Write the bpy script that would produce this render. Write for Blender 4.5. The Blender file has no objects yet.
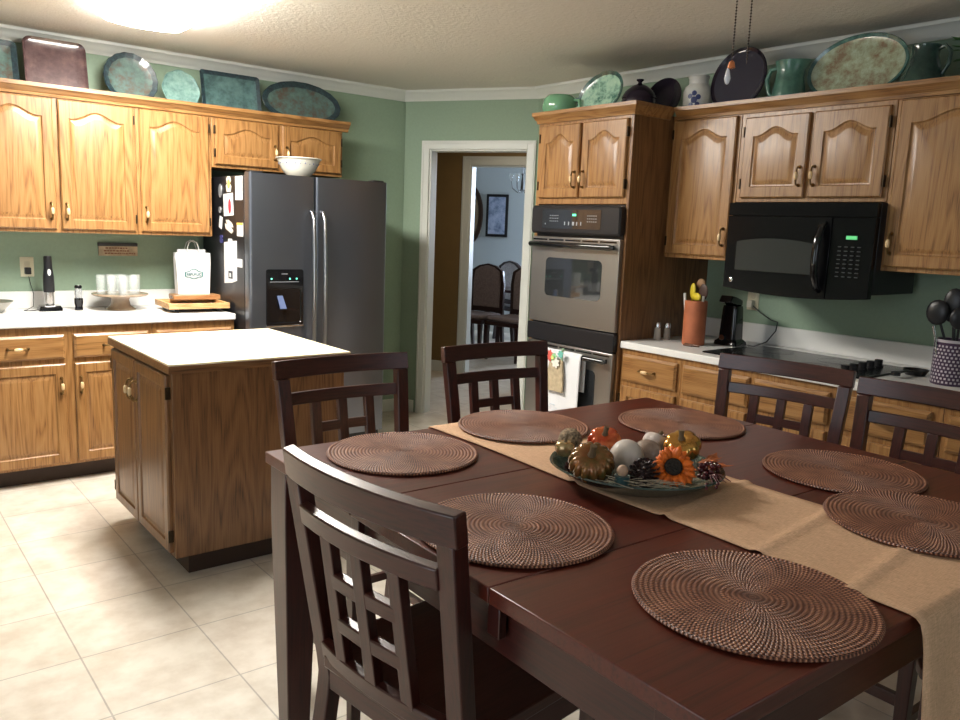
import bpy, math, random
from mathutils import Vector, Matrix
random.seed(7)
PI = math.pi
S = bpy.context.scene
COL = S.collection

# ------------------------------------------------------------------ camera
F, YAW, PITCH, ROLL, CH = 802.8, 0.6793, 0.1622, 0.0395, 1.4875
fwd = Vector((math.sin(YAW)*math.cos(PITCH), math.cos(YAW)*math.cos(PITCH), -math.sin(PITCH)))
rt = Vector((math.cos(YAW), -math.sin(YAW), 0)); up = rt.cross(fwd)
r_ = math.cos(ROLL)*rt + math.sin(ROLL)*up; u_ = -math.sin(ROLL)*rt + math.cos(ROLL)*up
cam = bpy.data.cameras.new('camera'); co = bpy.data.objects.new('camera', cam); COL.objects.link(co)
cam.sensor_width = 36; cam.lens = F/960*36; cam.clip_start = .02
m = Matrix((r_, u_, -fwd)).transposed().to_4x4(); m.translation = (0, 0, CH); co.matrix_world = m
S.camera = co
S.view_settings.view_transform = 'Standard'; S.view_settings.look = 'None'
S.view_settings.exposure = 0.5; S.view_settings.gamma = 1
S.cycles.use_denoising = True; S.cycles.max_bounces = 8
S.cycles.sample_clamp_indirect = 6

# ------------------------------------------------------------------ world and daylight
w = bpy.data.worlds.new('sky'); S.world = w; w.use_nodes = True
w.node_tree.nodes['Background'].inputs[0].default_value = (.55, .7, 1, 1)
w.node_tree.nodes['Background'].inputs[1].default_value = .25
def area(name, loc, target, sx, sy, power, col):
    l = bpy.data.lights.new(name, 'AREA'); l.shape = 'RECTANGLE'; l.size = sx; l.size_y = sy
    l.energy = power; l.color = col
    o = bpy.data.objects.new(name, l); COL.objects.link(o); o.location = loc
    o.rotation_euler = (Vector(target)-Vector(loc)).to_track_quat('-Z', 'Z').to_euler(); return o
area('patio_daylight', (-2.45, .9, 1.25), (1, .9, 1.0), 1.9, 1.9, 27, (.86, .92, 1))
area('rear_window_daylight', (1.4, -2.15, 1.55), (1.4, 2, 1.2), 1.5, 1.1, 6, (.86, .92, 1))
area('dining_window_daylight', (8.6, 7.4, 1.7), (6.3, 8.2, 1.1), 1.6, 1.6, 200, (.66, .80, 1))
area('hall_fill_light', (4.55, 5.35, 2.35), (4.75, 5.6, 0), .4, .4, 6.0, (1, .82, .6))  # added warm fill, out of view, to brighten the mustard hall wall

# ------------------------------------------------------------------ materials
def nt(name):
    mt = bpy.data.materials.new(name); mt.use_nodes = True
    t = mt.node_tree; return mt, t, t.nodes['Principled BSDF']
def N(t, kind, **kw):
    n = t.nodes.new(kind)
    for k, v in kw.items():
        if k in n.inputs: n.inputs[k].default_value = v
        else: setattr(n, k, v)
    return n
def plain(name, c, rough=.5, metal=0, spec=.5, coat=0, noise=0, nscale=30, bump=0, emit=0, trans=0, ior=1.45, sheen=0):
    mt, t, b = nt(name)
    b.inputs['Base Color'].default_value = (*c, 1); b.inputs['Roughness'].default_value = rough
    b.inputs['Metallic'].default_value = metal; b.inputs['Specular IOR Level'].default_value = spec
    b.inputs['Coat Weight'].default_value = coat; b.inputs['IOR'].default_value = ior
    b.inputs['Transmission Weight'].default_value = trans; b.inputs['Sheen Weight'].default_value = sheen
    if emit: b.inputs['Emission Color'].default_value = (*c, 1); b.inputs['Emission Strength'].default_value = emit
    if noise or bump:
        tc = N(t, 'ShaderNodeTexCoord'); nz = N(t, 'ShaderNodeTexNoise', Scale=nscale, Detail=4.0)
        t.links.new(tc.outputs['Object'], nz.inputs['Vector'])
        if noise:
            r = N(t, 'ShaderNodeValToRGB'); r.color_ramp.elements[0].position = .3; r.color_ramp.elements[1].position = .7
            r.color_ramp.elements[0].color = (*[x*(1-noise) for x in c], 1); r.color_ramp.elements[1].color = (*[min(1, x*(1+noise)) for x in c], 1)
            t.links.new(nz.outputs['Fac'], r.inputs['Fac']); t.links.new(r.outputs['Color'], b.inputs['Base Color'])
        if bump:
            bp = N(t, 'ShaderNodeBump', Strength=bump, Distance=.004)
            t.links.new(nz.outputs['Fac'], bp.inputs['Height']); t.links.new(bp.outputs['Normal'], b.inputs['Normal'])
    return mt
def wood(name, axis, dark, mid, light, rough=.35, coat=.15, fine=1.0, cath=True):
    """stretched-noise grain running along one axis"""
    mt, t, b = nt(name)
    tc = N(t, 'ShaderNodeTexCoord'); mp = N(t, 'ShaderNodeMapping')
    sc = [7*fine, 7*fine, 7*fine]; sc[axis] = .75*fine; mp.inputs['Scale'].default_value = sc
    t.links.new(tc.outputs['Object'], mp.inputs['Vector'])
    nz = N(t, 'ShaderNodeTexNoise', Scale=1.0, Detail=2.0, Distortion=.3)
    t.links.new(mp.outputs['Vector'], nz.inputs['Vector'])
    mul = N(t, 'ShaderNodeMath', operation='MULTIPLY'); mul.inputs[1].default_value = 24.0
    t.links.new(nz.outputs['Fac'], mul.inputs[0])
    fr = N(t, 'ShaderNodeMath', operation='PINGPONG'); fr.inputs[1].default_value = 1.0
    t.links.new(mul.outputs[0], fr.inputs[0])
    mp2 = N(t, 'ShaderNodeMapping'); s2 = [260*fine]*3; s2[axis] = 7*fine; mp2.inputs['Scale'].default_value = s2
    t.links.new(tc.outputs['Object'], mp2.inputs['Vector'])
    n2 = N(t, 'ShaderNodeTexNoise', Scale=1.0, Detail=2.0); t.links.new(mp2.outputs['Vector'], n2.inputs['Vector'])
    mx = N(t, 'ShaderNodeMath', operation='MULTIPLY_ADD'); mx.inputs[1].default_value = .34 if cath else .15
    t.links.new(fr.outputs[0], mx.inputs[0])
    m3 = N(t, 'ShaderNodeMath', operation='MULTIPLY'); m3.inputs[1].default_value = .95
    t.links.new(n2.outputs['Fac'], m3.inputs[0]); t.links.new(m3.outputs[0], mx.inputs[2])
    r = N(t, 'ShaderNodeValToRGB'); e = r.color_ramp.elements
    e[0].position = .34; e[0].color = (*dark, 1); e[1].position = .84; e[1].color = (*light, 1)
    q = e.new(.54); q.color = (*mid, 1)
    t.links.new(mx.outputs[0], r.inputs['Fac']); t.links.new(r.outputs['Color'], b.inputs['Base Color'])
    b.inputs['Roughness'].default_value = rough; b.inputs['Coat Weight'].default_value = coat; b.inputs['Coat Roughness'].default_value = .25
    bp = N(t, 'ShaderNodeBump', Strength=.08, Distance=.002); t.links.new(n2.outputs['Fac'], bp.inputs['Height']); t.links.new(bp.outputs['Normal'], b.inputs['Normal'])
    return mt
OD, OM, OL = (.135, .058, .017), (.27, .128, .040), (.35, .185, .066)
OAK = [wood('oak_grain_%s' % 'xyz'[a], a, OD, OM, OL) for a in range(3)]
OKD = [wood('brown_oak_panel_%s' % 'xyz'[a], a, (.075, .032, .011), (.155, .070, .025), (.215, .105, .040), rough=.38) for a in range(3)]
ESP = [wood('espresso_wood_%s' % 'xyz'[a], a, (.028, .0055, .0038), (.048, .009, .006), (.066, .013, .008), rough=.34, coat=.3, fine=.7, cath=False) for a in range(3)]
M = {}
M['kick'] = plain('toe_kick_black', (.045, .026, .017), .6)
M['laminate'] = plain('white_laminate', (.74, .74, .72), .28, noise=.02, nscale=200)
M['brass'] = plain('antique_brass', (.20, .13, .055), .3, 1)
M['hinge'] = plain('dark_bronze', (.05, .035, .02), .4, .8)
M['cream'] = plain('cream_ceramic', (.72, .52, .28), .2, .0, coat=.4)
M['wall'] = plain('sage_green_paint', (.255, .350, .255), .6, noise=.03, nscale=60, bump=.08)
M['trim'] = plain('white_trim_paint', (.66, .68, .64), .35)
M['mustard'] = plain('mustard_paint', (.20, .125, .045), .6, noise=.04, nscale=8)
M['dining_wall'] = plain('pale_blue_grey_paint', (.52, .58, .60), .6)
M['steel'] = None
M['black'] = plain('gloss_black', (.005, .005, .006), .1, coat=.4)
M['blackmat'] = plain('satin_black', (.011, .011, .013), .36)
M['glassblack'] = plain('black_oven_glass', (.02, .022, .024), .05, coat=.8)
M['chrome'] = plain('chrome', (.75, .75, .76), .15, 1)
M['white'] = plain('white_paper', (.66, .67, .68), .6)
M['whiteglaze'] = plain('white_glaze', (.72, .70, .60), .2, coat=.5)
M['towel'] = plain('white_terry', (.72, .73, .75), .9, bump=.6, nscale=400, sheen=.3)
M['glass'] = plain('clear_glass', (.80, .86, .86), .06, spec=.8)
M['glass'].node_tree.nodes['Principled BSDF'].inputs['Alpha'].default_value = .16
def led(name, c, e): return plain(name, c, .4, emit=e)
M['ceran'] = plain('ceramic_glass', (.010, .011, .012), .22, spec=.18)
M['appliance'] = plain('appliance_black', (.006, .006, .007), .16, spec=.22)
M['green_led'] = led('green_display', (.1, .9, .4), 1.2)

def steel(name, axis, c=(.36, .365, .38), rough=.27):
    mt, t, b = nt(name); tc = N(t, 'ShaderNodeTexCoord'); mp = N(t, 'ShaderNodeMapping')
    s = [350]*3; s[axis] = 4; mp.inputs['Scale'].default_value = s
    nz = N(t, 'ShaderNodeTexNoise', Scale=1.0, Detail=3.0)
    t.links.new(tc.outputs['Object'], mp.inputs['Vector']); t.links.new(mp.outputs['Vector'], nz.inputs['Vector'])
    b.inputs['Base Color'].default_value = (*c, 1); b.inputs['Metallic'].default_value = .9
    mr = N(t, 'ShaderNodeMapRange'); mr.inputs['To Min'].default_value = rough-.01; mr.inputs['To Max'].default_value = rough+.02
    t.links.new(nz.outputs['Fac'], mr.inputs['Value']); t.links.new(mr.outputs[0], b.inputs['Roughness'])
    bp = N(t, 'ShaderNodeBump', Strength=.003, Distance=.001); t.links.new(nz.outputs['Fac'], bp.inputs['Height']); t.links.new(bp.outputs['Normal'], b.inputs['Normal'])
    return mt
M['steel'] = plain('satin_steel', (.34, .33, .31), .34, .92); M['steelf'] = steel('brushed_fridge_steel', 0, (.185, .20, .235), .3)

def ceiling_mat():
    mt, t, b = nt('textured_ceiling'); b.inputs['Base Color'].default_value = (.74, .71, .65, 1); b.inputs['Roughness'].default_value = .9
    tc = N(t, 'ShaderNodeTexCoord'); nz = N(t, 'ShaderNodeTexNoise', Scale=42.0, Detail=5.0, Roughness=.65)
    t.links.new(tc.outputs['Object'], nz.inputs['Vector'])
    bp = N(t, 'ShaderNodeBump', Strength=.55, Distance=.012); t.links.new(nz.outputs['Fac'], bp.inputs['Height']); t.links.new(bp.outputs['Normal'], b.inputs['Normal'])
    return mt
def tile_mat():
    mt, t, b = nt('beige_floor_tile'); tc = N(t, 'ShaderNodeTexCoord'); mp = N(t, 'ShaderNodeMapping')
    s = .396; mp.inputs['Location'].default_value = (-.9557+s*20+.002, -2.7773+s*20+.002, 0)
    br = N(t, 'ShaderNodeTexBrick', offset=0.0, squash=1.0); br.inputs['Scale'].default_value = 1.0
    br.inputs['Brick Width'].default_value = s; br.inputs['Row Height'].default_value = s; br.inputs['Mortar Size'].default_value = .0032
    br.inputs['Mortar Smooth'].default_value = .3
    br.inputs['Color1'].default_value = (.65, .60, .51, 1); br.inputs['Color2'].default_value = (.69, .63, .55, 1); br.inputs['Mortar'].default_value = (.42, .39, .34, 1)
    nz = N(t, 'ShaderNodeTexNoise', Scale=7.0, Detail=6.0, Roughness=.6); t.links.new(tc.outputs['Object'], nz.inputs['Vector'])
    mx = N(t, 'ShaderNodeMix', data_type='RGBA', blend_type='MULTIPLY'); mx.inputs[0].default_value = 1
    r = N(t, 'ShaderNodeValToRGB'); r.color_ramp.elements[0].color = (.80, .76, .72, 1); r.color_ramp.elements[1].color = (1, 1, 1, 1)
    r.color_ramp.elements[0].position = .35; r.color_ramp.elements[1].position = .62
    t.links.new(nz.outputs['Fac'], r.inputs['Fac']); t.links.new(tc.outputs['Object'], mp.inputs['Vector']); t.links.new(mp.outputs['Vector'], br.inputs['Vector'])
    t.links.new(br.outputs['Color'], mx.inputs[6]); t.links.new(r.outputs['Color'], mx.inputs[7]); t.links.new(mx.outputs[2], b.inputs['Base Color'])
    b.inputs['Roughness'].default_value = .38
    bp = N(t, 'ShaderNodeBump', Strength=.4, Distance=.003, invert=True); t.links.new(br.outputs['Fac'], bp.inputs['Height']); t.links.new(bp.outputs['Normal'], b.inputs['Normal'])
    return mt
def mottled(name, c1, c2, c3, scale=14, rough=.22, rim=None):
    """hand-glazed pottery: three glaze colours in irregular clouds"""
    mt, t, b = nt(name); tc = N(t, 'ShaderNodeTexCoord'); nz = N(t, 'ShaderNodeTexNoise', Scale=float(scale), Detail=7.0, Roughness=.7)
    t.links.new(tc.outputs['Object'], nz.inputs['Vector']); r = N(t, 'ShaderNodeValToRGB'); e = r.color_ramp.elements
    e[0].position = .36; e[0].color = (*c1, 1); e[1].position = .66; e[1].color = (*c3, 1); q = e.new(.5); q.color = (*c2, 1)
    t.links.new(nz.outputs['Fac'], r.inputs['Fac']); t.links.new(r.outputs['Color'], b.inputs['Base Color'])
    b.inputs['Roughness'].default_value = rough; b.inputs['Coat Weight'].default_value = .4
    return mt
def weave_mat():
    mt, t, b = nt('woven_rattan'); tc = N(t, 'ShaderNodeTexCoord'); sp = N(t, 'ShaderNodeSeparateXYZ'); t.links.new(tc.outputs['Object'], sp.inputs[0])
    def mth(op, a, bb=None):
        n = N(t, 'ShaderNodeMath', operation=op)
        for i, v in enumerate((a, bb)):
            if v is None: continue
            if isinstance(v, (int, float)): n.inputs[i].default_value = v
            else: t.links.new(v, n.inputs[i])
        return n.outputs[0]
    x, y = sp.outputs[0], sp.outputs[1]
    rad = mth('SQRT', mth('ADD', mth('MULTIPLY', x, x), mth('MULTIPLY', y, y)))
    ang = mth('ARCTAN2', y, x); ring = mth('FLOOR', mth('DIVIDE', rad, .0086))
    zone = mth('ADD', mth('MULTIPLY', mth('GREATER_THAN', rad, .052), 56.0), mth('ADD', mth('MULTIPLY', mth('GREATER_THAN', rad, .105), 52.0), 44.0))
    wv = mth('SINE', mth('ADD', mth('MULTIPLY', ang, zone), mth('MULTIPLY', ring, 2.86)))
    rr = mth('COSINE', mth('MULTIPLY', rad, 2*PI/.0086))
    hgt = mth('SUBTRACT', mth('MULTIPLY', wv, .7), mth('MULTIPLY', rr, .3))
    nz = N(t, 'ShaderNodeTexNoise', Scale=22.0, Detail=4.0); t.links.new(tc.outputs['Object'], nz.inputs['Vector'])
    fac = mth('ADD', mth('MULTIPLY', hgt, .38), mth('ADD', mth('MULTIPLY', nz.outputs['Fac'], .55), .2))
    r = N(t, 'ShaderNodeValToRGB'); e = r.color_ramp.elements; e[0].position = .12; e[0].color = (.030, .009, .005, 1); e[1].position = .95; e[1].color = (.70, .36, .21, 1)
    q = e.new(.52); q.color = (.25, .082, .045, 1)
    t.links.new(fac, r.inputs['Fac']); t.links.new(r.outputs['Color'], b.inputs['Base Color']); b.inputs['Roughness'].default_value = .5
    bp = N(t, 'ShaderNodeBump', Strength=.8, Distance=.0025); t.links.new(hgt, bp.inputs['Height']); t.links.new(bp.outputs['Normal'], b.inputs['Normal'])
    return mt
def burlap_mat():
    mt, t, b = nt('burlap'); tc = N(t, 'ShaderNodeTexCoord'); fs = []
    for sc in ((900, 60, 60), (60, 700, 700)):
        mp = N(t, 'ShaderNodeMapping'); mp.inputs['Scale'].default_value = sc; nz = N(t, 'ShaderNodeTexNoise', Scale=1.0, Detail=2.0)
        t.links.new(tc.outputs['Object'], mp.inputs['Vector']); t.links.new(mp.outputs['Vector'], nz.inputs['Vector']); fs.append(nz.outputs['Fac'])
    ad = N(t, 'ShaderNodeMath', operation='ADD'); t.links.new(fs[0], ad.inputs[0]); t.links.new(fs[1], ad.inputs[1])
    hf = N(t, 'ShaderNodeMath', operation='MULTIPLY'); hf.inputs[1].default_value = .5
    r = N(t, 'ShaderNodeValToRGB'); r.color_ramp.elements[0].color = (.52, .30, .17, 1); r.color_ramp.elements[1].color = (.86, .56, .35, 1)
    r.color_ramp.elements[0].position = .3; r.color_ramp.elements[1].position = .7
    t.links.new(ad.outputs[0], hf.inputs[0]); t.links.new(hf.outputs[0], r.inputs['Fac']); t.links.new(r.outputs['Color'], b.inputs['Base Color'])
    b.inputs['Roughness'].default_value = .9; bp = N(t, 'ShaderNodeBump', Strength=.3, Distance=.001); t.links.new(ad.outputs[0], bp.inputs['Height']); t.links.new(bp.outputs['Normal'], b.inputs['Normal'])
    return mt
M['ceiling'] = ceiling_mat(); M['tile'] = tile_mat(); M['weave'] = weave_mat(); M['burlap'] = burlap_mat()
M['pot_teal'] = mottled('teal_glaze', (.03, .07, .07), (.065, .135, .135), (.10, .19, .185), 16, .4)
M['pot_pale'] = mottled('pale_aqua_glaze', (.12, .22, .21), (.18, .32, .29), (.25, .40, .36), 20)
M['pot_brown'] = mottled('mauve_brown_glaze', (.065, .036, .038), (.10, .058, .06), (.15, .09, .085), 12)
M['pot_rim'] = mottled('dark_blue_glaze', (.008, .014, .025), (.012, .032, .042), (.03, .07, .08), 40, .4)
M['pot_mid'] = mottled('sea_green_brown_glaze', (.085, .055, .035), (.075, .125, .115), (.11, .19, .165), 16, .4)
M['pot_lime'] = mottled('mint_glaze', (.04, .14, .11), (.34, .56, .42), (.50, .70, .54), 13)
M['pot_cream'] = mottled('cream_green_glaze', (.24, .17, .11), (.34, .38, .26), (.46, .55, .42), 18)
M['pot_green'] = mottled('copper_green_glaze', (.03, .10, .075), (.06, .17, .13), (.09, .22, .17), 10, .35)
M['pot_dkgreen'] = mottled('deep_green_glaze', (.012, .035, .03), (.022, .055, .045), (.035, .085, .065), 10, .15)
M['pot_plum'] = plain('aubergine_glaze', (.014, .009, .018), .2, spec=.3, coat=.12)
M['pot_celadon'] = plain('celadon_glaze', (.17, .38, .22), .12, coat=.6)

# ------------------------------------------------------------------ mesh helpers
class MB:
    def __init__(s): s.v = []; s.f = []; s.mi = []; s.cur = 0
    def mat(s, i): s.cur = i; return s
    def add(s, vs, fs):
        k = len(s.v); s.v += [tuple(v) for v in vs]
        for f in fs: s.f.append([i+k for i in f]); s.mi.append(s.cur)
        return s
    def box(s, x0, x1, y0, y1, z0, z1):
        x0, x1 = min(x0, x1), max(x0, x1); y0, y1 = min(y0, y1), max(y0, y1); z0, z1 = min(z0, z1), max(z0, z1)
        return s.add([(x0,y0,z0),(x1,y0,z0),(x1,y1,z0),(x0,y1,z0),(x0,y0,z1),(x1,y0,z1),(x1,y1,z1),(x0,y1,z1)],
                     [(0,3,2,1),(4,5,6,7),(0,1,5,4),(1,2,6,5),(2,3,7,6),(3,0,4,7)])
    def rings(s, rings, close=True, cap0=True, cap1=True):
        n = len(rings[0]); vs = [p for r in rings for p in r]; fs = []
        for i in range(len(rings)-1):
            for j in range(n if close else n-1):
                a, b = i*n+j, i*n+(j+1) % n; fs.append((a, b, b+n, a+n))
        if cap0: fs.append(tuple(range(n))[::-1])
        if cap1: fs.append(tuple(range((len(rings)-1)*n, len(rings)*n)))
        return s.add(vs, fs)
    def lathe(s, prof, c=(0, 0, 0), n=32, sx=1, sy=1, cap=True, rot=None, rib=None):
        rs = []
        for r, z in prof:
            ring = []
            for k in range(n):
                a = 2*PI*k/n; rr = r*(rib(a, r, z) if rib else 1)
                p = Vector((rr*math.cos(a)*sx, rr*math.sin(a)*sy, z))
                if rot: p = rot @ p
                ring.append((p.x+c[0], p.y+c[1], p.z+c[2]))
            rs.append(ring)
        return s.rings(rs, cap0=cap, cap1=cap)
    def tube(s, pts, r, n=10, cap=True, sq=None):
        pts = [Vector(p) for p in pts]; R = r if isinstance(r, (list, tuple)) else [r]*len(pts); rs = []
        d0 = (pts[1]-pts[0]).normalized(); ref = Vector((0, 0, 1)) if abs(d0.z) < .9 else Vector((1, 0, 0)); nx = d0.cross(ref).normalized()
        for i, p in enumerate(pts):
            d = (pts[min(i+1, len(pts)-1)]-pts[max(i-1, 0)]).normalized(); nx = (nx-d*nx.dot(d)).normalized(); ny = d.cross(nx)
            rs.append([tuple(p+nx*R[i]*math.cos(2*PI*k/n)+ny*R[i]*math.sin(2*PI*k/n)) for k in range(n)])
        return s.rings(rs, cap0=cap, cap1=cap)
    def sphere(s, c, r, n=16, sx=1, sy=1, sz=1, rot=None):
        k = max(6, n//2); return s.lathe([(r*math.sin(PI*i/k)+1e-5, -r*math.cos(PI*i/k)*sz) for i in range(k+1)], c, n, sx, sy, rot=rot)
    def prism(s, poly, y0, y1):          # poly in x,z extruded along y
        return s.rings([[(x, y0, z) for x, z in poly], [(x, y1, z) for x, z in poly]])
    def prismx(s, poly, x0, x1):         # poly in y,z extruded along x
        return s.rings([[(x0, y, z) for y, z in poly], [(x1, y, z) for y, z in poly]])
    def prismz(s, poly, z0, z1):
        return s.rings([[(x, y, z0) for x, y in poly], [(x, y, z1) for x, y in poly]])
    def build(s, name, mats, parent=None, bevel=0, smooth=35, seg=2, solid=0, loc=None, rot=None):
        me = bpy.data.meshes.new(name); me.from_pydata(s.v, [], s.f)
        mats = mats if isinstance(mats, (list, tuple)) else [mats]
        for q in mats: me.materials.append(q)
        me.polygons.foreach_set('material_index', s.mi)
        import bmesh
        bm = bmesh.new(); bm.from_mesh(me); bmesh.ops.recalc_face_normals(bm, faces=bm.faces); bm.to_mesh(me); bm.free()
        if smooth: me.shade_smooth(); me.set_sharp_from_angle(angle=math.radians(smooth))
        o = bpy.data.objects.new(name, me); COL.objects.link(o)
        if parent: o.parent = parent
        if loc: o.location = loc
        if rot: o.rotation_euler = rot
        if solid:
            q = o.modifiers.new('thickness', 'SOLIDIFY'); q.thickness = solid; q.offset = 0
        if bevel:
            q = o.modifiers.new('edge', 'BEVEL'); q.width = bevel; q.segments = seg; q.limit_method = 'ANGLE'; q.angle_limit = math.radians(40); q.harden_normals = False
        return o
def tag(o, label=None, cat=None, group=None, kind=None):
    for k, v in (('label', label), ('category', cat), ('group', group), ('kind', kind)):
        if v: o[k] = v
    return o
def thing(name, label, cat, loc=(0, 0, 0), rz=0, group=None):
    o = bpy.data.objects.new(name, None); COL.objects.link(o); o.location = loc; o.rotation_euler = (0, 0, rz); o.empty_display_size = .1
    return tag(o, label, cat, group)
def copy_thing(root, loc, rz=None, label=None):
    c = root.copy(); COL.objects.link(c); c.location = loc
    if rz is not None: c.rotation_euler = (0, 0, rz)
    if label: c['label'] = label
    for ch in list(root.children):
        d = ch.copy(); COL.objects.link(d); d.parent = c
        for g in list(ch.children):
            e = g.copy(); COL.objects.link(e); e.parent = d
    return c
def struct(name, mb, mat, parent=None, **k): 
    o = mb.build(name, mat, parent, **k)
    if not parent: o['kind'] = 'structure'
    return o
def rrect(x0, x1, z0, z1, r, n=5):
    out = []
    for cx, cz, a0 in ((x1-r, z0+r, -PI/2), (x1-r, z1-r, 0), (x0+r, z1-r, PI/2), (x0+r, z0+r, PI)):
        for i in range(n+1):
            a = a0+PI/2*i/n; out.append((cx+r*math.cos(a), cz+r*math.sin(a)))
    return out
def text_mesh(body, name, size, mat, parent, loc, rot=(PI/2, 0, 0), ext=.0004, font_bold=False):
    cu = bpy.data.curves.new(name, 'FONT'); cu.body = body; cu.size = size; cu.extrude = ext; cu.offset = size*.035; cu.align_x = 'CENTER'; cu.align_y = 'CENTER'
    tmp = bpy.data.objects.new(name, cu); COL.objects.link(tmp)
    dg = bpy.context.evaluated_depsgraph_get(); me = bpy.data.meshes.new_from_object(tmp.evaluated_get(dg)); bpy.data.objects.remove(tmp)
    me.materials.clear(); me.materials.append(mat); o = bpy.data.objects.new(name, me); COL.objects.link(o); o.parent = parent; o.location = loc; o.rotation_euler = rot
    return o

# ------------------------------------------------------------------ the room
YW, XW, ZC = 5.394, 4.05, 2.50
X0, Y0 = -2.5, -2.2
RZ = math.radians(-60); U = Vector((.5, -.8660254, 0)); V = Vector((.8660254, .5, 0))
VD = 5.735; uL = (3.515-VD*.8660254)/.5; uR = (XW-VD*.8660254)/.5      # doorway wall from the back wall to the right wall
ROT = Matrix.Rotation(RZ, 4, 'Z')
def uvobj(o): o.matrix_world = ROT @ o.matrix_world; return o
def floor_poly(): return [(X0-.1, Y0-.1), (12, Y0-.1), (12, 12), (X0-.1, 12)]
struct('floor', MB().prismz(floor_poly(), -.08, 0), M['tile'], smooth=0)
struct('ceiling', MB().prismz(floor_poly(), ZC, ZC+.08), M['ceiling'], smooth=0)
P3 = (3.515, YW); P4 = (XW, VD*.5-uR*.8660254)
struct('wall_back', MB().box(X0, P3[0]+.08, YW, YW+.1, 0, ZC), M['wall'], smooth=0)
struct('wall_right', MB().box(XW, XW+.1, Y0, P4[1], 0, ZC), M['wall'], smooth=0)
# left wall with a patio opening, rear wall with a window opening
b = MB().box(X0-.12, X0, Y0, -.15, 0, ZC).box(X0-.12, X0, 1.95, YW, 0, ZC).box(X0-.12, X0, -.15, 1.95, 2.1, ZC)
struct('wall_left', b, M['wall'], smooth=0)
b = MB().box(X0, .55, Y0-.12, Y0, 0, ZC).box(2.25, XW, Y0-.12, Y0, 0, ZC).box(.55, 2.25, Y0-.12, Y0, 0, .95).box(.55, 2.25, Y0-.12, Y0, 2.15, ZC)
struct('wall_front', b, M['wall'], smooth=0)
# doorway wall (in the u,v frame): opening between oL and oR
oL, oR, oT = -2.692, -1.892, 2.075
b = MB().box(uL, oL, VD, VD+.11, 0, ZC).box(oR, uR+.02, VD, VD+.11, 0, ZC).box(oL, oR, VD, VD+.11, oT, ZC)
uvobj(struct('wall_doorway', b, [M['wall']], smooth=0))
def casing(name, l, r, t, v0, v1, wd, th, mat, side=-1):
    """door casing with lining; v0 is the near face of the wall, v1 the far face"""
    b = MB(); j = .018
    b.box(l-wd, l+j*.3, v0-th, v0, 0, t+wd).box(r-j*.3, r+wd, v0-th, v0, 0, t+wd).box(l+j*.3, r-j*.3, v0-th, v0, t-j*.3, t+wd)
    b.box(l-wd*.85, l-wd*.65, v0-th-.006, v0-th, 0, t+wd*.85).box(r+wd*.65, r+wd*.85, v0-th-.006, v0-th, 0, t+wd*.85).box(l-wd*.65, r+wd*.65, v0-th-.006, v0-th, t+wd*.65, t+wd*.85)
    b.box(l, l+j, v0, v1, 0, t).box(r-j, r, v0, v1, 0, t).box(l+j, r-j, v0, v1, t-j, t)
    b.box(l-wd, l, v1, v1+th, 0, t+wd).box(r, r+wd, v1, v1+th, 0, t+wd).box(l, r, v1, v1+th, t, t+wd)
    o = uvobj(struct(name, b, mat, bevel=.003)); return o
casing('door_1', oL, oR, oT, VD, VD+.11, .058, .018, M['trim'])
# hall beyond with its own far wall and second doorway
VH = 7.575; d2l, d2r, d2t = -3.10, -2.25, 2.11
b = MB().box(-6.0, d2l, VH, VH+.11, 0, ZC).box(d2r, 2.0, VH, VH+.11, 0, ZC).box(d2l, d2r, VH, VH+.11, d2t, ZC)
uvobj(struct('wall_hall', b, M['mustard'], smooth=0))
casing('door_2', d2l, d2r, d2t, VH, VH+.11, .08, .018, M['trim'])
uvobj(struct('baseboard_hall', MB().box(-6.0, d2l-.082, VH-.014, VH, 0, .11).box(d2r+.082, 2.0, VH-.014, VH, 0, .11), M['trim'], bevel=.003))
uvobj(struct('wall_hall_end', MB().box(-3.95, -3.85, VD+.25, VH, 0, ZC), M['mustard'], smooth=0))
uvobj(struct('wall_hall_side', MB().box(-.4, -.3, VD, VH, 0, ZC), M['mustard'], smooth=0))
# dining room
uvobj(struct('wall_dining', MB().box(-6.2, 1.5, 11.0, 11.1, 0, ZC), M['dining_wall'], smooth=0))
uvobj(struct('wall_dining_left', MB().box(-6.2, -6.1, VH+.11, 11.0, 0, ZC), M['dining_wall'], smooth=0))
uvobj(struct('wall_dining_right', MB().box(1.4, 1.5, VH+.11, 11.0, 0, ZC), M['dining_wall'], smooth=0))
uvobj(struct('baseboard_dining', MB().box(-6.1, 1.4, 10.985, 11.0, 0, .12), M['trim'], bevel=.003))
# crown moulding: one profile swept round the room
def crown_prof(): return [(0, -.075), (.010, -.075), (.012, -.062), (.022, -.055), (.030, -.040), (.048, -.022), (.060, -.016), (.062, -.004), (.066, 0), (0, 0)]
def sweep_wall(mb, a, b_, n, na, nb, prof, z):
    """a->b along the wall, n = normal into the room, na/nb mitre shifts per unit offset"""
    ra = [(a[0]+n[0]*o+na[0]*o, a[1]+n[1]*o+na[1]*o, z+h) for o, h in prof]; rb = [(b_[0]+n[0]*o+nb[0]*o, b_[1]+n[1]*o+nb[1]*o, z+h) for o, h in prof]
    return mb.rings([ra, rb])
nA = (0, -1); nB = (-V.x, -V.y); nC = (-1, 0)
def mitre(n1, n2, d1):
    """shift along direction d1 so that both offset faces meet"""
    c = n1[0]*n2[0]+n1[1]*n2[1]; dd = d1[0]*n2[0]+d1[1]*n2[1]
    t = (1-c)/dd; return (d1[0]*t, d1[1]*t)
cz = ZC
struct('trim_1', sweep_wall(MB(), (X0, YW), P3, nA, (0, 0), mitre(nA, nB, (1, 0)), crown_prof(), cz), M['trim'], smooth=50)
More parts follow.
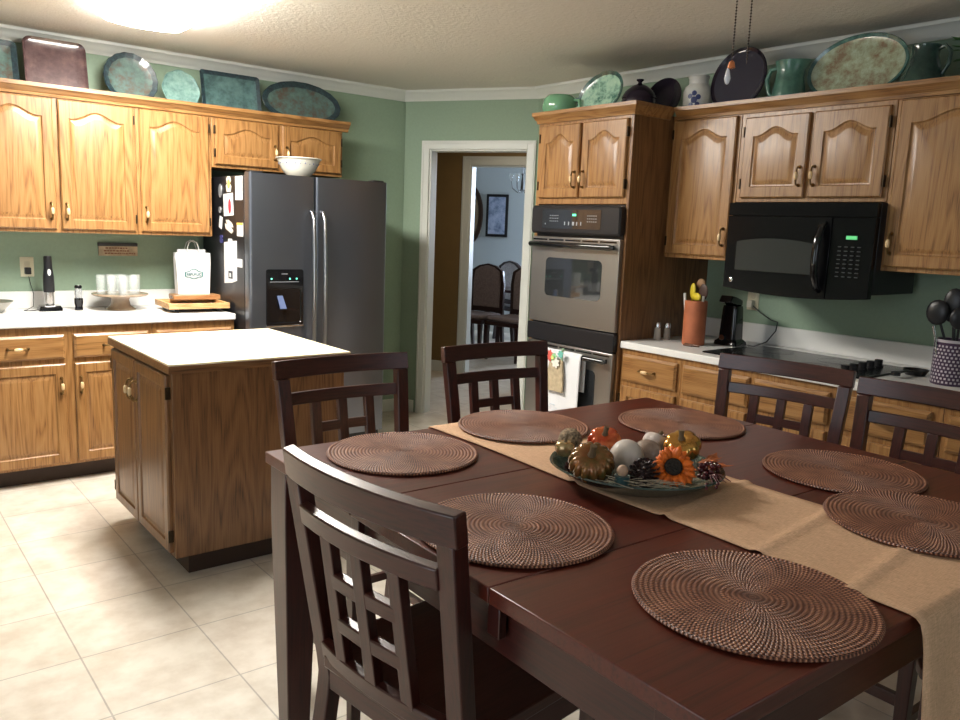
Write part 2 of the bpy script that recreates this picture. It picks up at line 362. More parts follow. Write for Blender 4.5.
struct('trim_2', sweep_wall(MB(), P3, P4, nB, mitre(nB, nA, (U.x, U.y)), mitre(nB, nC, (U.x, U.y)), crown_prof(), cz), M['trim'], smooth=50)
struct('trim_3', sweep_wall(MB(), P4, (XW, Y0), nC, mitre(nC, nB, (0, 1)), (0, 0), crown_prof(), cz), M['trim'], smooth=50)
uvobj(struct('baseboard_doorway', MB().box(uL+.02, oL-.08, VD-.014, VD, 0, .1), M['trim'], bevel=.003))
struct('baseboard_back', MB().box(2.93, P3[0]-.02, YW-.014, YW, 0, .1), M['trim'], bevel=.003)
struct('baseboard_left', MB().box(X0, X0+.014, 1.95, YW, 0, .1), M['trim'], bevel=.003)

# ------------------------------------------------------------------ ceiling light
lt = thing('ceiling_light', 'long flush ceiling light with a glowing rounded diffuser over the island', 'light', (1.34, 3.93, ZC))
MB().box(-.190, .190, -.605, .605, -.016, 0).build('mounting_tray', M['trim'], lt, bevel=.004)
pr = [(-.205, -.014)]+[(-.205*math.cos(PI*i/14), -.014-.044*math.sin(PI*i/14)**.5) for i in range(1, 14)]+[(.205, -.014)]
MB().prism(pr, -.62, .62).build('diffuser', plain('lit_diffuser', (1, .955, .88), .5, emit=62), lt, smooth=60)

# ------------------------------------------------------------------ cabinet parts
def arch_pts(x0, x1, z0, z1, rise, n=22):
    """closed outline BL, BR, then the top from right to left; top edge is a cathedral arch"""
    pts = [(x0, z0), (x1, z0)]
    for i in range(n+1):
        u = 1-2*i/n
        sh = 0 if abs(u) > .86 else (.5*(1+math.cos(PI*u/.86)))
        pts.append(((x0+x1)/2+u*(x1-x0)/2, z1-rise+rise*sh))
    return pts
def panel_door(parent, name, x0, x1, z0, z1, yf, arch=.05, mats=OAK, st=.052, th=.02, ax=2, axr=0):
    """framed door with raised cathedral panel; front at yf-th"""
    mb = MB(); n = 22; f = yf-th
    def outer(i):
        o = [(x0, z0), (x1, z0)]+[((x0+x1)/2+(1-2*k/n)*(x1-x0)/2, z1) for k in range(n+1)]
        return [((px+(i if px < (x0+x1)/2 else -i)*min(1, abs(px-(x0+x1)/2)/((x1-x0)/2))), (pz+i if pz == z0 else pz-i)) for px, pz in o]
    def inner(i, dy):
        return [(px, f+dy, pz) for px, pz in arch_pts(x0+st+i, x1-st-i, z0+st+i, z1-st-i, arch)]
    rings = [[(px, yf, pz) for px, pz in outer(0)], [(px, f+.006, pz) for px, pz in outer(0)], [(px, f, pz) for px, pz in outer(.006)],
             inner(0, 0), inner(.005, .007), inner(.011, .008), inner(.032, .0015), inner(.036, .001)]
    return mb.rings(rings).build(name, mats[ax], parent, smooth=22)
def drawer_front(parent, x0, x1, z0, z1, yf, mats=OAK, th=.02):
    mb = MB(); f = yf-th
    def rect(i, y): return [(x0+i, y, z0+i), (x1-i, y, z0+i), (x1-i, y, z1-i), (x0+i, y, z1-i)]
    return mb.rings([rect(0, yf), rect(0, f+.009), rect(.007, f+.004), rect(.012, f), rect(.02, f)]).build('drawer', mats[0], parent, smooth=20)
def pull(parent, x, z, y, vertical=True, L=.085):
    """bail pull: bronze ends, brass bow and cream ceramic middle"""
    mb = MB(); pts = []; R = []
    def P(s, o): return (x, y-o, z+s) if vertical else (x+s, y-o, z)
    for sg in (-1, 1):
        mb.mat(0).lathe([(.0085, 0), (.0085, .003), (.005, .006), (.0045, .02)], (0, 0, 0), 12)
        k = len(mb.v)-48
        for i in range(k, len(mb.v)):
            a, b_, c = mb.v[i]; mb.v[i] = (x+a, y-c, z+sg*L/2+b_) if vertical else (x+a+sg*L/2, y-c, z+b_)
    mb.mat(0); mb.tube([P(L/2*s, .020+.010*(1-s*s)) for s in [-1+2*i/12 for i in range(13)]], [.0035+.002*(1-abs(-1+2*i/12)) for i in range(13)], 8)
    mb.mat(1); mb.tube([P(L/2*s, .020+.010*(1-s*s)) for s in (-.42, -.38, -.2, 0, .2, .38, .42)], [.0045, .0075, .0092, .0098, .0092, .0075, .0045], 12)
    return mb.build('handle', [M['brass'], M['cream']], parent, smooth=60)
def hinge(parent, x, z, y):
    return MB().box(x-.0035, x+.0035, y-.022, y+.0005, z-.025, z+.025).build('hinge', M['hinge'], parent, bevel=.001)
def add_door(c, x0, x1, z0, z1, yf, hand, low, arch=.045, mats=OAK, hin=True, hz=None):
    """hand: which side carries the handle, low: handle near the bottom (upper cabinets)"""
    d = panel_door(c, 'door', x0, x1, z0, z1, yf, arch, mats)
    hx = x1-.026 if hand == 'r' else x0+.026; hz = hz if hz is not None else (z0+.10 if low else z1-.12)
    pull(d, hx, hz, yf-.02)
    if hin:
        xx = x0-.003 if hand == 'r' else x1+.003
        for q in (z0+.07, z1-.07): hinge(d, xx, q, yf)
    return d
def upper_cab(label, loc, rz, w, z0, z1, dep, doors, group=None, name='wall_cabinet'):
    c = thing(name, label, 'cabinet', loc, rz, group)
    MB().box(0, w, 0, dep, z0, z1).build('cabinet_body', OAK[2], c, bevel=.002)
    for d in doors: add_door(c, *d)
    return c

# ---- left run, back wall. local frame = world
YF = YW-.325
c = upper_cab('tall double-door oak wall cabinet above the wine opener and grinder', (.585, YF, 0), 0, .845, 1.372, 2.13, .325,
              [(.015, .409, 1.392, 2.10, 0, 'r', True), (.436, .832, 1.392, 2.10, 0, 'l', True)])
c = upper_cab('single-door oak wall cabinet beside the fridge above the wooden trays', (1.432, YF, 0), 0, .448, 1.372, 2.13, .325, [(.02, .428, 1.392, 2.10, 0, 'l', True)])
c = upper_cab('short oak wall cabinet with two small doors over the fridge', (1.882, YF, 0), 0, .915, 1.80, 2.13, .325,
              [(.02, .437, 1.82, 2.10, 0, 'r', True, .04), (.467, .898, 1.82, 2.10, 0, 'l', True, .04)])
c = upper_cab('oak wall cabinet farthest from the fridge along the back wall', (-.27, YF, 0), 0, .853, 1.372, 2.13, .325,
              [(.02, .415, 1.392, 2.10, 0, 'r', True), (.438, .838, 1.392, 2.10, 0, 'l', True)])
def cab_crown(label, pts, nrm, zb=2.10, zt=2.17, ends=True):
    pass
CP = [(0, 2.105), (-.012, 2.107), (-.014, 2.122), (-.026, 2.130), (-.036, 2.146), (-.046, 2.150), (-.046, 2.17), (.02, 2.17), (.02, 2.132), (0, 2.132)]
o = MB().prismx([(YF-.0002+a, z) for a, z in CP], -.27, 2.835).build('crown_molding', OAK[0], smooth=40); tag(o, 'oak crown strip along the top of the back wall cabinets', 'molding')

def base_cab(label, loc, rz, w, dep, units, toe=.075, h=.876):
    c = thing('base_cabinet', label, 'cabinet', loc, rz); dep -= .021
    MB().box(0, w, 0, dep, .10, h).build('cabinet_body', OAK[2], c, bevel=.002)
    MB().box(0, w, toe, dep, 0, .10).build('toe_kick', M['kick'], c)
    for u in units:
        if u[0] == 'drawer':
            d = drawer_front(c, *u[1:5], 0); pull(d, (u[1]+u[2])/2, (u[3]+u[4])/2, -.02, False, .095)
        else: add_door(c, *u[1:5], 0, u[5], False, 0.0, OAK, u[6] if len(u) > 6 else True)
    return c
YB = YW-.61
base_cab('double oak base cabinet under the wine opener', (.475, YB, 0), 0, .935, .61,
         [('drawer', .02, .474, .70, .832), ('drawer', .519, .914, .70, .832), ('door', .02, .474, .115, .672, 'r'), ('door', .519, .914, .115, .672, 'l')])
base_cab('oak base cabinet between the double one and the fridge', (1.412, YB, 0), 0, .49, .61,
         [('drawer', .02, .47, .70, .832), ('door', .02, .47, .115, .672, 'r')])
base_cab('oak base cabinet farthest from the fridge on the back wall', (-.40, YB, 0), 0, .873, .61,
         [('drawer', .02, .425, .70, .832), ('drawer', .45, .853, .70, .832), ('door', .02, .425, .115, .672, 'r'), ('door', .45, .853, .115, .672, 'l')])
ct = thing('countertop', 'white laminate countertop on the back wall beside the fridge', 'countertop', (0, 0, 0))
MB().box(-.40, 1.905, YW-.635, YW, .876, .914).build('worktop', M['laminate'], ct, bevel=.006)
tag(MB().box(-.40, 1.905, YW-.02, YW, .9145, 1.016).build('backsplash', M['laminate'], bevel=.003), 'low white backsplash strip on the back wall behind the cake stand', 'backsplash')

# ---- right run; local x runs along -Y, local -y faces the room (-X)
RR = -PI/2
# oven cabinet: local origin at its far-left front corner
OX, OY, KW = 3.311, 3.628, .965
c = thing('oven_cabinet', 'tall oak cabinet built around the double wall oven', 'cabinet', (OX, OY, 0), RR)
W_ = .755; D_ = XW-OX
b = MB().box(0, .03, 0, D_, 0, 2.13).box(.03, W_-.02, 0, D_, 1.645, 2.13).box(.03, W_-.02, .0, D_, .10, .31).box(.03, W_-.02, .62, D_, .31, 1.645)
b.build('cabinet_body', OAK[2], c, bevel=.0015)
MB().box(W_-.02, W_, 0, D_, 0, 2.13).build('side_panel', OKD[2], c, bevel=.0015)
add_door(c, .035, .370, 1.68, 2.09, 0, 'r', True, .045); add_door(c, .388, .725, 1.68, 2.09, 0, 'l', True, .045)
drawer_front(c, .035, .725, .12, .29, 0); c.scale.x = KW
# crown round the oven cabinet
b = MB(); prof = [(0, 2.105), (.010, 2.107), (.012, 2.122), (.020, 2.130), (.028, 2.146), (.034, 2.150), (.034, 2.17), (-.02, 2.17), (-.02, 2.132), (0, 2.132)]
rings = []
for (cx, cy, dx, dy) in ((OX, OY, -1, 0), (OX, OY-W_*KW, -1, -1), (OX+.285, OY-W_*KW, 0, -1)):
    rings.append([(cx+dx*o, cy+dy*o, z) for o, z in prof])
rings.insert(0, [(OX-o, OY+o, z) for o, z in prof]); rings.pop(1); rings.insert(0, [(XW-.05, OY+o, z) for o, z in prof])
b.rings(rings); o = b.build('crown_molding', OAK[1], smooth=40); tag(o, 'oak crown strip around the top of the oven cabinet', 'molding')

UX = 3.631; UD = XW-UX
def yl(y, y0): return y0-y
c = upper_cab('oak wall cabinet with one tall door between ovens and microwave', (UX, 2.897, 0), RR, .43, 1.372, 2.13, UD, [(.02, .412, 1.392, 2.10, 0, 'r', True)])
c = upper_cab('short oak wall cabinet with two doors above the microwave', (UX, 2.465, 0), RR, .765, 1.672, 2.13, UD,
              [(.03, .375, 1.692, 2.085, 0, 'r', True, .04), (.397, .745, 1.692, 2.085, 0, 'l', True, .04)])
c = upper_cab('oak wall cabinet above the utensil crock, next to the microwave', (UX, 1.698, 0), RR, .52, 1.372, 2.13, UD, [(.02, .50, 1.392, 2.10, 0, 'l', True)])
c = upper_cab('oak wall cabinet farthest from the ovens on the cooktop wall', (UX, 1.176, 0), RR, .80, 1.372, 2.13, UD, [(.02, .39, 1.392, 2.10, 0, 'r', True), (.41, .78, 1.392, 2.10, 0, 'l', True)])
o = MB(); o.rings([[(UX+a, y, z) for a, z in CP] for y in (OY-W_*KW-.0345, .376)]); o = o.build('crown_molding', OAK[1], smooth=40); tag(o, 'oak crown strip above the microwave wall cabinets', 'molding')
# base run
BX = 3.336; BD = XW-BX
base_cab('oak base cabinet beside the wall ovens', (BX, 2.898, 0), RR, .40, BD, [('drawer', .018, .382, .70, .845), ('door', .018, .382, .115, .672, 'r')])
c = thing('base_cabinet', 'wide oak base cabinet under the black cooktop', 'cabinet', (BX, 2.497, 0), RR)
MB().box(0, .83, 0, BD-.021, .10, .876).build('cabinet_body', OAK[2], c, bevel=.002); MB().box(0, .83, .075, BD-.021, 0, .10).build('toe_kick', M['kick'], c)
drawer_front(c, .018, .40, .70, .845, 0); drawer_front(c, .425, .795, .70, .845, 0)
add_door(c, .018, .40, .115, .672, 0, 'r', False, 0.0); add_door(c, .425, .795, .115, .672, 0, 'l', False, 0.0)
base_cab('oak base cabinet under the utensil crock', (BX, 1.665, 0), RR, .42, BD, [('drawer', .02, .38, .70, .845), ('door', .02, .38, .115, .672, 'r')])
base_cab('oak base cabinet farthest from the ovens on the cooktop wall', (BX, 1.243, 0), RR, .80, BD, [('drawer', .02, .39, .70, .845), ('drawer', .41, .78, .70, .845), ('door', .02, .39, .115, .672, 'r'), ('door', .41, .78, .115, .672, 'l')])
ct = thing('countertop', 'white laminate countertop holding the black cooktop', 'countertop')
MB().box(3.316, XW, .443, 2.898, .876, .914).build('worktop', M['laminate'], ct, bevel=.006)
tag(MB().box(XW-.02, XW, .443, 2.898, .9145, 1.02).build('backsplash', M['laminate'], bevel=.003), 'low white backsplash strip behind the black cooktop', 'backsplash')

# ------------------------------------------------------------------ double wall oven
ov = thing('double_oven', 'stainless double wall oven with black control panel', 'oven', (OX, OY, 0), RR)
MB().box(.033, .730, .0, .60, .315, 1.64).build('oven_body', M['blackmat'], ov)
b = MB(); b.rings([[(x, y, z) for x, z in rrect(.015, .742, 1.475, 1.635, .02)] for y in (0, -.035)]+[[(x, -.045, z) for x, z in rrect(.025, .732, 1.485, 1.625, .015)]])
cp = b.build('control_panel', M['blackmat'], ov, smooth=30)
MB().rings([[(x, y, z) for x, z in rrect(.12, .60, 1.505, 1.612, .006)] for y in (-.0451, -.047)]).build('display_glass', M['glassblack'], cp)
MB().box(.375, .405, -.048, -.047, 1.577, 1.589).build('clock_display', M['green_led'], cp)
kb = MB()
for gx in (.185, .495):
    for i in range(5):
        for j in range(3): kb.box(gx+i*.016, gx+i*.016+.009, -.0478, -.047, 1.545+j*.016, 1.549+j*.016)
for i in range(5): kb.box(.31+i*.033, .314+i*.033+(.012 if i == 2 else .004), -.0478, -.047, 1.525, 1.545)
kb.box(.145, .152, -.0478, -.047, 1.527, 1.535)
kb.build('key_legends', plain('grey_print', (.30, .32, .35), .5), cp)
def oven_door(z0, z1, nm, win):
    d = MB(); d.rings([[(.02, y, z0), (.738, y, z0), (.738, y, z1), (.02, y, z1)] for y in (0, -.03)]); d = d.build(nm, M['steel'], ov, bevel=.004)
    for sgn, zz in ((0, z1-.022),):
        v = MB()
        for i in range(5): v.box(.03+i*.14, .03+i*.14+.125, -.0312, -.030, zz, zz+.009)
        v.build('vent_slots', M['black'], d)
    x0, x1, a, c_ = win
    MB().rings([[(x, y, z) for x, z in rrect(x0, x1, a, c_, .03)] for y in (-.030, -.0325)]).build('window', M['glassblack'], d)
    h = MB(); zc = z1-.045
    h.tube([(.035, -.062, zc), (.045, -.066, zc), (.37, -.070, zc), (.70, -.066, zc), (.715, -.062, zc)], [.010, .0155, .0155, .0155, .010], 12)
    h.box(.05, .075, -.062, -.030, zc-.012, zc+.012).box(.675, .70, -.062, -.030, zc-.012, zc+.012)
    h.build('handle', M['black'], d, smooth=50)
    return d
oven_door(.955, 1.458, 'upper_door', (.155, .615, 1.115, 1.338))
MB().rings([[(x, y, z) for x, z in rrect(.018, .742, .845, .948, .008)] for y in (0, -.034)]).build('middle_vent_panel', M['blackmat'], ov, bevel=.003)
oven_door(.335, .838, 'lower_door', (.155, .615, .42, .725))

ov.scale.x = KW
# ------------------------------------------------------------------ microwave
mw = thing('microwave', 'black over-the-range microwave above the cooktop', 'microwave', (3.546, 2.442, 0), RR); mw.scale.x = .985
mb = MB(); D2 = 3.985-3.546; mb.box(0, .762, .035, D2, 1.262, 1.668).build('microwave_body', M['blackmat'], mw, bevel=.004)
def bowf(x): return .018*(1-((x-.381)/.381)**2)
def mwplate(name, x0, x1, z0, z1, off, mat, parent, n=10, zt=None):
    r0 = []; b = MB()
    xs = [x0+(x1-x0)*i/n for i in range(n+1)]
    def zb(x, z): return z-(.022*(1-((x-.381)/.381)**2) if z <= 1.245 else 0)
    ring = lambda f: [(x, f(x), zb(x, z0)) for x in xs]+[(x, f(x), z1 if not zt else z1+zt*(1-((x-(x0+x1)/2)/((x1-x0)/2))**2)) for x in reversed(xs)]
    b.rings([ring(lambda x: .035), ring(lambda x: -bowf(x)-off)]); return b.build(name, mat, parent, bevel=.002 if off < .003 else 0, smooth=30)
dr = mwplate('door', .003, .565, 1.245, 1.60, 0, M['appliance'], mw)
mwplate('control_panel', .568, .759, 1.245, 1.60, 0, M['appliance'], mw)
vg = mwplate('vent_grille', .003, .759, 1.603, 1.665, 0, M['appliance'], mw)
mwplate('window', .07, .50, 1.335, 1.475, .003, plain('grey_mesh_glass', (.030, .033, .033), .2), dr, zt=.02)
for i in range(3): mwplate('louver', .03, .65, 1.613+i*.015, 1.620+i*.015, .003, M['appliance'], vg)
h = MB(); h.tube([(.535, -.004, 1.575), (.53, -.035, 1.555), (.525, -.055, 1.50), (.524, -.060, 1.42), (.525, -.055, 1.34), (.53, -.035, 1.285), (.535, -.004, 1.262)], [.012, .016, .0175, .018, .0175, .016, .012], 12)
h.build('handle', M['black'], dr, smooth=60)
cpn = [x for x in mw.children if x.name.startswith('control_panel')][0]
MB().box(.640, .690, -.0165, -.012, 1.503, 1.519).build('clock_display', led('bright_green_display', (.15, .8, .3), .18), cpn)
kb = MB()
for i in range(4):
    for j in range(8): kb.box(.605+i*.030, .605+i*.030+.014, -.0145-.0*i, -.008, 1.335+j*.019, 1.339+j*.019)
kb.build('keypad', plain('grey_key_print', (.05, .055, .06), .5), cpn)
b = MB().lathe([(.011, 0), (.011, .003), (.009, .004)], (0, 0, 0), 20, rot=Matrix.Rotation(PI/2, 3, 'X')); 
b.build('badge', M['chrome'], dr, loc=(.052, -.006, 1.283))

# ------------------------------------------------------------------ refrigerator
fr = thing('refrigerator', 'side-by-side fridge with steel doors and black sides', 'refrigerator', (1.925, 4.594, 0))
MB().box(0, .95, .075, .765, .03, 1.745).build('fridge_body', M['blackmat'], fr, bevel=.006)
MB().box(.01, .94, .05, .08, .0, .09).build('base_grille', M['blackmat'], fr)
def fdoor(name, x0, x1):
    b = MB(); poly = []
    for cx, cy, a0 in ((x1-.018, .018, -PI/2),):
        poly += [(cx+.018*math.cos(a0+PI/2*i/5), cy+.018*math.sin(a0+PI/2*i/5)) for i in range(6)]
    poly += [(x1, .068), (x0, .068)]
    poly += [(x0+.018-.018*math.cos(PI/2*i/5), .018-.018*math.sin(PI/2*i/5)) for i in range(6)]
    b.rings([[(x, y, .1) for x, y in poly], [(x, y, 1.76) for x, y in poly]]); return b.build(name, M['steelf'], fr, smooth=40)
fz = fdoor('freezer_door', 0, .428); ff = fdoor('fridge_door', .432, .95)
for d, hx, sg in ((fz, .393, -1), (ff, .467, 1)):
    h = MB(); h.tube([(hx, -.004, 1.55), (hx, -.03, 1.545), (hx, -.052, 1.50), (hx, -.062, 1.30), (hx, -.066, 1.05), (hx, -.062, .8), (hx, -.05, .62), (hx, -.03, .585), (hx, -.004, .58)], [.010, .011, .0125, .013, .013, .013, .0125, .011, .010], 10)
    h.build('handle', M['chrome'] if 0 else plain('satin_handle_steel', (.42, .43, .45), .28, 1), d, smooth=60)
ds = MB(); ds.rings([[(x, y, z) for x, z in rrect(.102, .345, .85, 1.195, .014)] for y in (.004, -.006)]+[[(x, -.0065, z) for x, z in rrect(.116, .331, .866, 1.08, .01)], [(x, -.001, z) for x, z in rrect(.120, .327, .870, 1.076, .01)]])
ds = ds.build('water_dispenser', M['black'], fz, smooth=25)
pd = MB(); pd.rings([[(.17, y-.004, 1.035), (.205, y-.004, 1.035), (.228, y-.016, .955), (.186, y-.016, .955)] for y in (0, -.006)])
pd.build('dispenser_paddle', plain('blue_grey_plastic', (.12, .16, .30), .2), fz)
for x in (.135, .255, .30): MB().lathe([(.0055, 0), (.005, .002)], (0, 0, 0), 14, rot=Matrix.Rotation(PI/2, 3, 'X')).build('indicator_light', led('green_indicator', (.15, .9, .6), .9), fz, loc=(x, -.0062, 1.138))
MB().box(.125, .315, -.0068, -.006, 1.117, 1.121).box(.20, .24, -.0068, -.006, 1.165, 1.170).build('dispenser_legend', plain('dim_print', (.22, .23, .25), .5), fz)
MB().box(.10, .347, -.010, .002, .842, .852).build('drip_ledge', M['chrome'], fz, bevel=.002)
for x in (.02, .86): MB().box(x, x+.08, .03, .11, 1.745, 1.772).build('hinge_cap', M['blackmat'], fr, bevel=.006)

# papers and magnets on the fridge's black side (plane x = 1.925)
FX = 1.9245
def on_fridge(name, label, cat, y0, y1, z0, z1, mat, shape='rect', tilt=0, extra=None):
    cy, cz_ = (y0+y1)/2, (z0+z1)/2; hw, hh = (y1-y0)/2, (z1-z0)/2
    if shape == 'rect': poly = [(-hw, -hh), (hw, -hh), (hw, hh), (-hw, hh)]
    elif shape == 'oval': poly = [(hw*math.cos(2*PI*i/24), hh*math.sin(2*PI*i/24)) for i in range(24)]
    elif shape == 'figure': poly = [(-hw*.7, -hh), (hw*.7, -hh), (hw, -hh*.2), (hw*.5, 0), (hw*.9, hh*.6), (hw*.3, hh), (-hw*.5, hh*.9), (-hw*.9, hh*.4), (-hw*.4, hh*.05), (-hw, -hh*.3)]
    elif shape == 'big': poly = [(-hw, -hh*.80), (-hw*.2, -hh*.93), (hw, -hh), (hw, hh*.82), (hw*.35, hh*.86), (hw*.3, hh), (-hw*.25, hh), (-hw*.3, hh*.9), (-hw, hh*.93)]
    th = .002 if shape != 'oval' else .005
    o = MB().rings([[(0, a, b_) for a, b_ in poly], [(-th, a, b_) for a, b_ in poly]]).build(name, mat, None, smooth=30, loc=(FX, cy, cz_), rot=(tilt, 0, 0))
    tag(o, label, cat)
    return o
cm = {'red': plain('red_print', (.55, .03, .05), .5), 'yellow': plain('yellow_print', (.75, .50, .10), .5), 'silver': plain('silver_magnet', (.45, .46, .48), .35, .6), 'purple': plain('purple_print', (.05, .05, .18), .5), 'ink': plain('dark_print', (.03, .035, .05), .5)}
on_fridge('note_paper', 'narrow white note high up on the fridge side nearest its door', 'paper', 4.690, 4.795, 1.60, 1.74, M['white'])
on_fridge('magnet', 'larger silver oval magnet at the upper back of the fridge side', 'magnet', 5.015, 5.062, 1.615, 1.70, cm['silver'], 'oval')
f_ = on_fridge('magnet', 'white and yellow cut-out figure magnet near the fridge top', 'magnet', 4.86, 4.945, 1.65, 1.745, plain('cream_print', (.75, .70, .60), .5), 'figure')
MB().rings([[(x, .022*math.cos(2*PI*i/14)-.005, .028*math.sin(2*PI*i/14)) for i in range(14)] for x in (-.002, -.0035)]).build('yellow_blotch', cm['yellow'], f_)
f_ = on_fridge('photo_card', 'white card with a red figure pinned on the fridge side', 'card', 4.835, 4.985, 1.505, 1.64, M['white'], tilt=-.05)
MB().rings([[(x, -.025+.022*math.cos(2*PI*i/14), -.012+.045*math.sin(2*PI*i/14)) for i in range(14)] for x in (-.002, -.0035)]).build('red_figure', cm['red'], f_)
on_fridge('magnet', 'smaller silver oval magnet below the larger one', 'magnet', 5.028, 5.064, 1.520, 1.560, cm['silver'], 'oval')
on_fridge('note_paper', 'small tilted white slip at the back of the fridge side', 'paper', 5.015, 5.062, 1.425, 1.500, M['white'], tilt=.25)
on_fridge('ribbon_magnet', 'cream bow-shaped magnet in the middle of the fridge side', 'magnet', 4.83, 4.97, 1.41, 1.475, plain('ribbon_cream', (.62, .58, .52), .5), 'figure', .3)
f_ = on_fridge('note_pad', 'white pad with a yellow band beside the fridge door edge', 'paper', 4.685, 4.775, 1.385, 1.465, M['white'])
MB().box(-.0035, -.002, -.045, .045, .027, .040).build('yellow_band', cm['yellow'], f_)
on_fridge('magnet', 'dark purple magnet just above the big white sheet', 'magnet', 5.00, 5.06, 1.335, 1.385, cm['purple'], 'figure')
f_ = on_fridge('paper_sheet', 'big white sheet with a small black square printed on it', 'paper', 4.785, 4.985, 1.085, 1.365, M['white'], 'big')
MB().box(-.0035, -.002, -.035, .03, -.105, -.058).build('dark_square', cm['ink'], f_); MB().box(-.0045, -.0035, -.012, .012, -.095, -.072).build('pale_square', M['white'], f_)
on_fridge('note_paper', 'little white tab sticking out beside the big sheet', 'paper', 4.70, 4.78, 1.198, 1.248, M['white'])

# ------------------------------------------------------------------ island
isl = thing('kitchen_island', 'small oak kitchen island with pale top in the middle of the floor', 'island', (0, 0, 0))
ix0, ix1, iy0, iy1 = 1.012, 1.780, 3.185, 4.035
MB().box(ix0, ix1, iy0, iy1, .10, .876).build('island_body', OKD[2], isl, bevel=.002)
MB().box(ix0+.07, ix1-.05, iy0+.06, iy1-.06, 0, .10).build('toe_kick', M['kick'], isl)
MB().mat(0).box(.993, 1.80, 3.163, 4.052, .880, .914).mat(1).box(.991, 1.802, 3.161, 4.054, .876, .907).build('worktop', [plain('cream_laminate', (.78, .70, .50), .3), OKD[0]], isl, bevel=.001)
# doors on the -x face: local frame rotated
def island_door(ya, yb, hand):
    tmp = thing('tmp', 'x', 'x', (ix0, ya, 0), -PI/2)
    d = panel_door(tmp, 'door', 0, ya-yb, .118, .862, 0, 0.0, OKD, st=.045)
    pull(d, (.026 if hand == 'l' else ya-yb-.026), .73, -.02)
    hx = ya-yb+.003 if hand == 'l' else -.003
    for q in (.19, .79): hinge(d, hx, q, 0)
    mw_ = Matrix.Translation((ix0, ya, 0)) @ Matrix.Rotation(-PI/2, 4, 'Z')
    d.parent = isl; d.matrix_basis = mw_; bpy.data.objects.remove(tmp)
island_door(4.010, 3.640, 'r'); island_door(3.632, 3.215, 'l')

# ------------------------------------------------------------------ dining table
tb = thing('dining_table', 'dark espresso counter-height dining table with two leaf seams', 'table', (1.505, 1.15, 0))
tx0, tx1, ty0, ty1 = .795-1.505, 2.225-1.505, .495-1.15, 1.852-1.15
s1, s2 = 1.405-1.15, .935-1.15
for a, c_ in ((ty0, s2-.0012), (s2+.0012, s1-.0012), (s1+.0012, ty1)):
    MB().box(tx0, tx1, a, c_, .886, .914).build('tabletop', wood('table_top_wood', 0, (.058, .0095, .005), (.094, .0155, .0078), (.118, .020, .010), rough=.33, coat=.25, fine=.6, cath=False), tb, bevel=.002)
for (a, b_, c_, d_) in ((tx0+.05, tx1-.05, ty0+.035, ty0+.057), (tx0+.05, tx1-.05, ty1-.057, ty1-.035)): MB().box(a, b_, c_, d_, .785, .886).build('apron', ESP[0], tb, bevel=.002)
for (a, b_) in ((tx0+.035, tx0+.057), (tx1-.057, tx1-.035)):
    q = MB().box(a, b_, ty0+.057, ty1-.057, .785, .886).build('apron', ESP[1], tb, bevel=.002)
for yy in (s1, s2):
    for sx_ in (tx0+.012, tx1-.033): MB().box(sx_, sx_+.016, yy-.016, yy+.016, .825, .886).build('leaf_latch', ESP[2], tb, bevel=.002)
for sx_ in (-1, 1):
    for sy_ in (-1, 1):
        x = (tx0+.055) if sx_ < 0 else (tx1-.055); y = (ty0+.055) if sy_ < 0 else (ty1-.055); rs = []
        for z, h in ((0, .026), (.30, .034), (.70, .044), (.76, .045), (.886, .045)): rs.append([(x-h, y-h, z), (x+h, y-h, z), (x+h, y+h, z), (x-h, y+h, z)])
        MB().rings(rs).build('leg', ESP[2], tb, bevel=.003, smooth=20)

TQ = R_ = Matrix.Rotation(math.radians(-1.3), 4, 'Z'); TD = Vector((.795, .495, 0)); tb.location = TD+TQ @ (Vector((1.505, 1.15, 0))-TD)+Vector((-.013, 0, 0)); tb.rotation_euler = (0, 0, math.radians(-1.3))
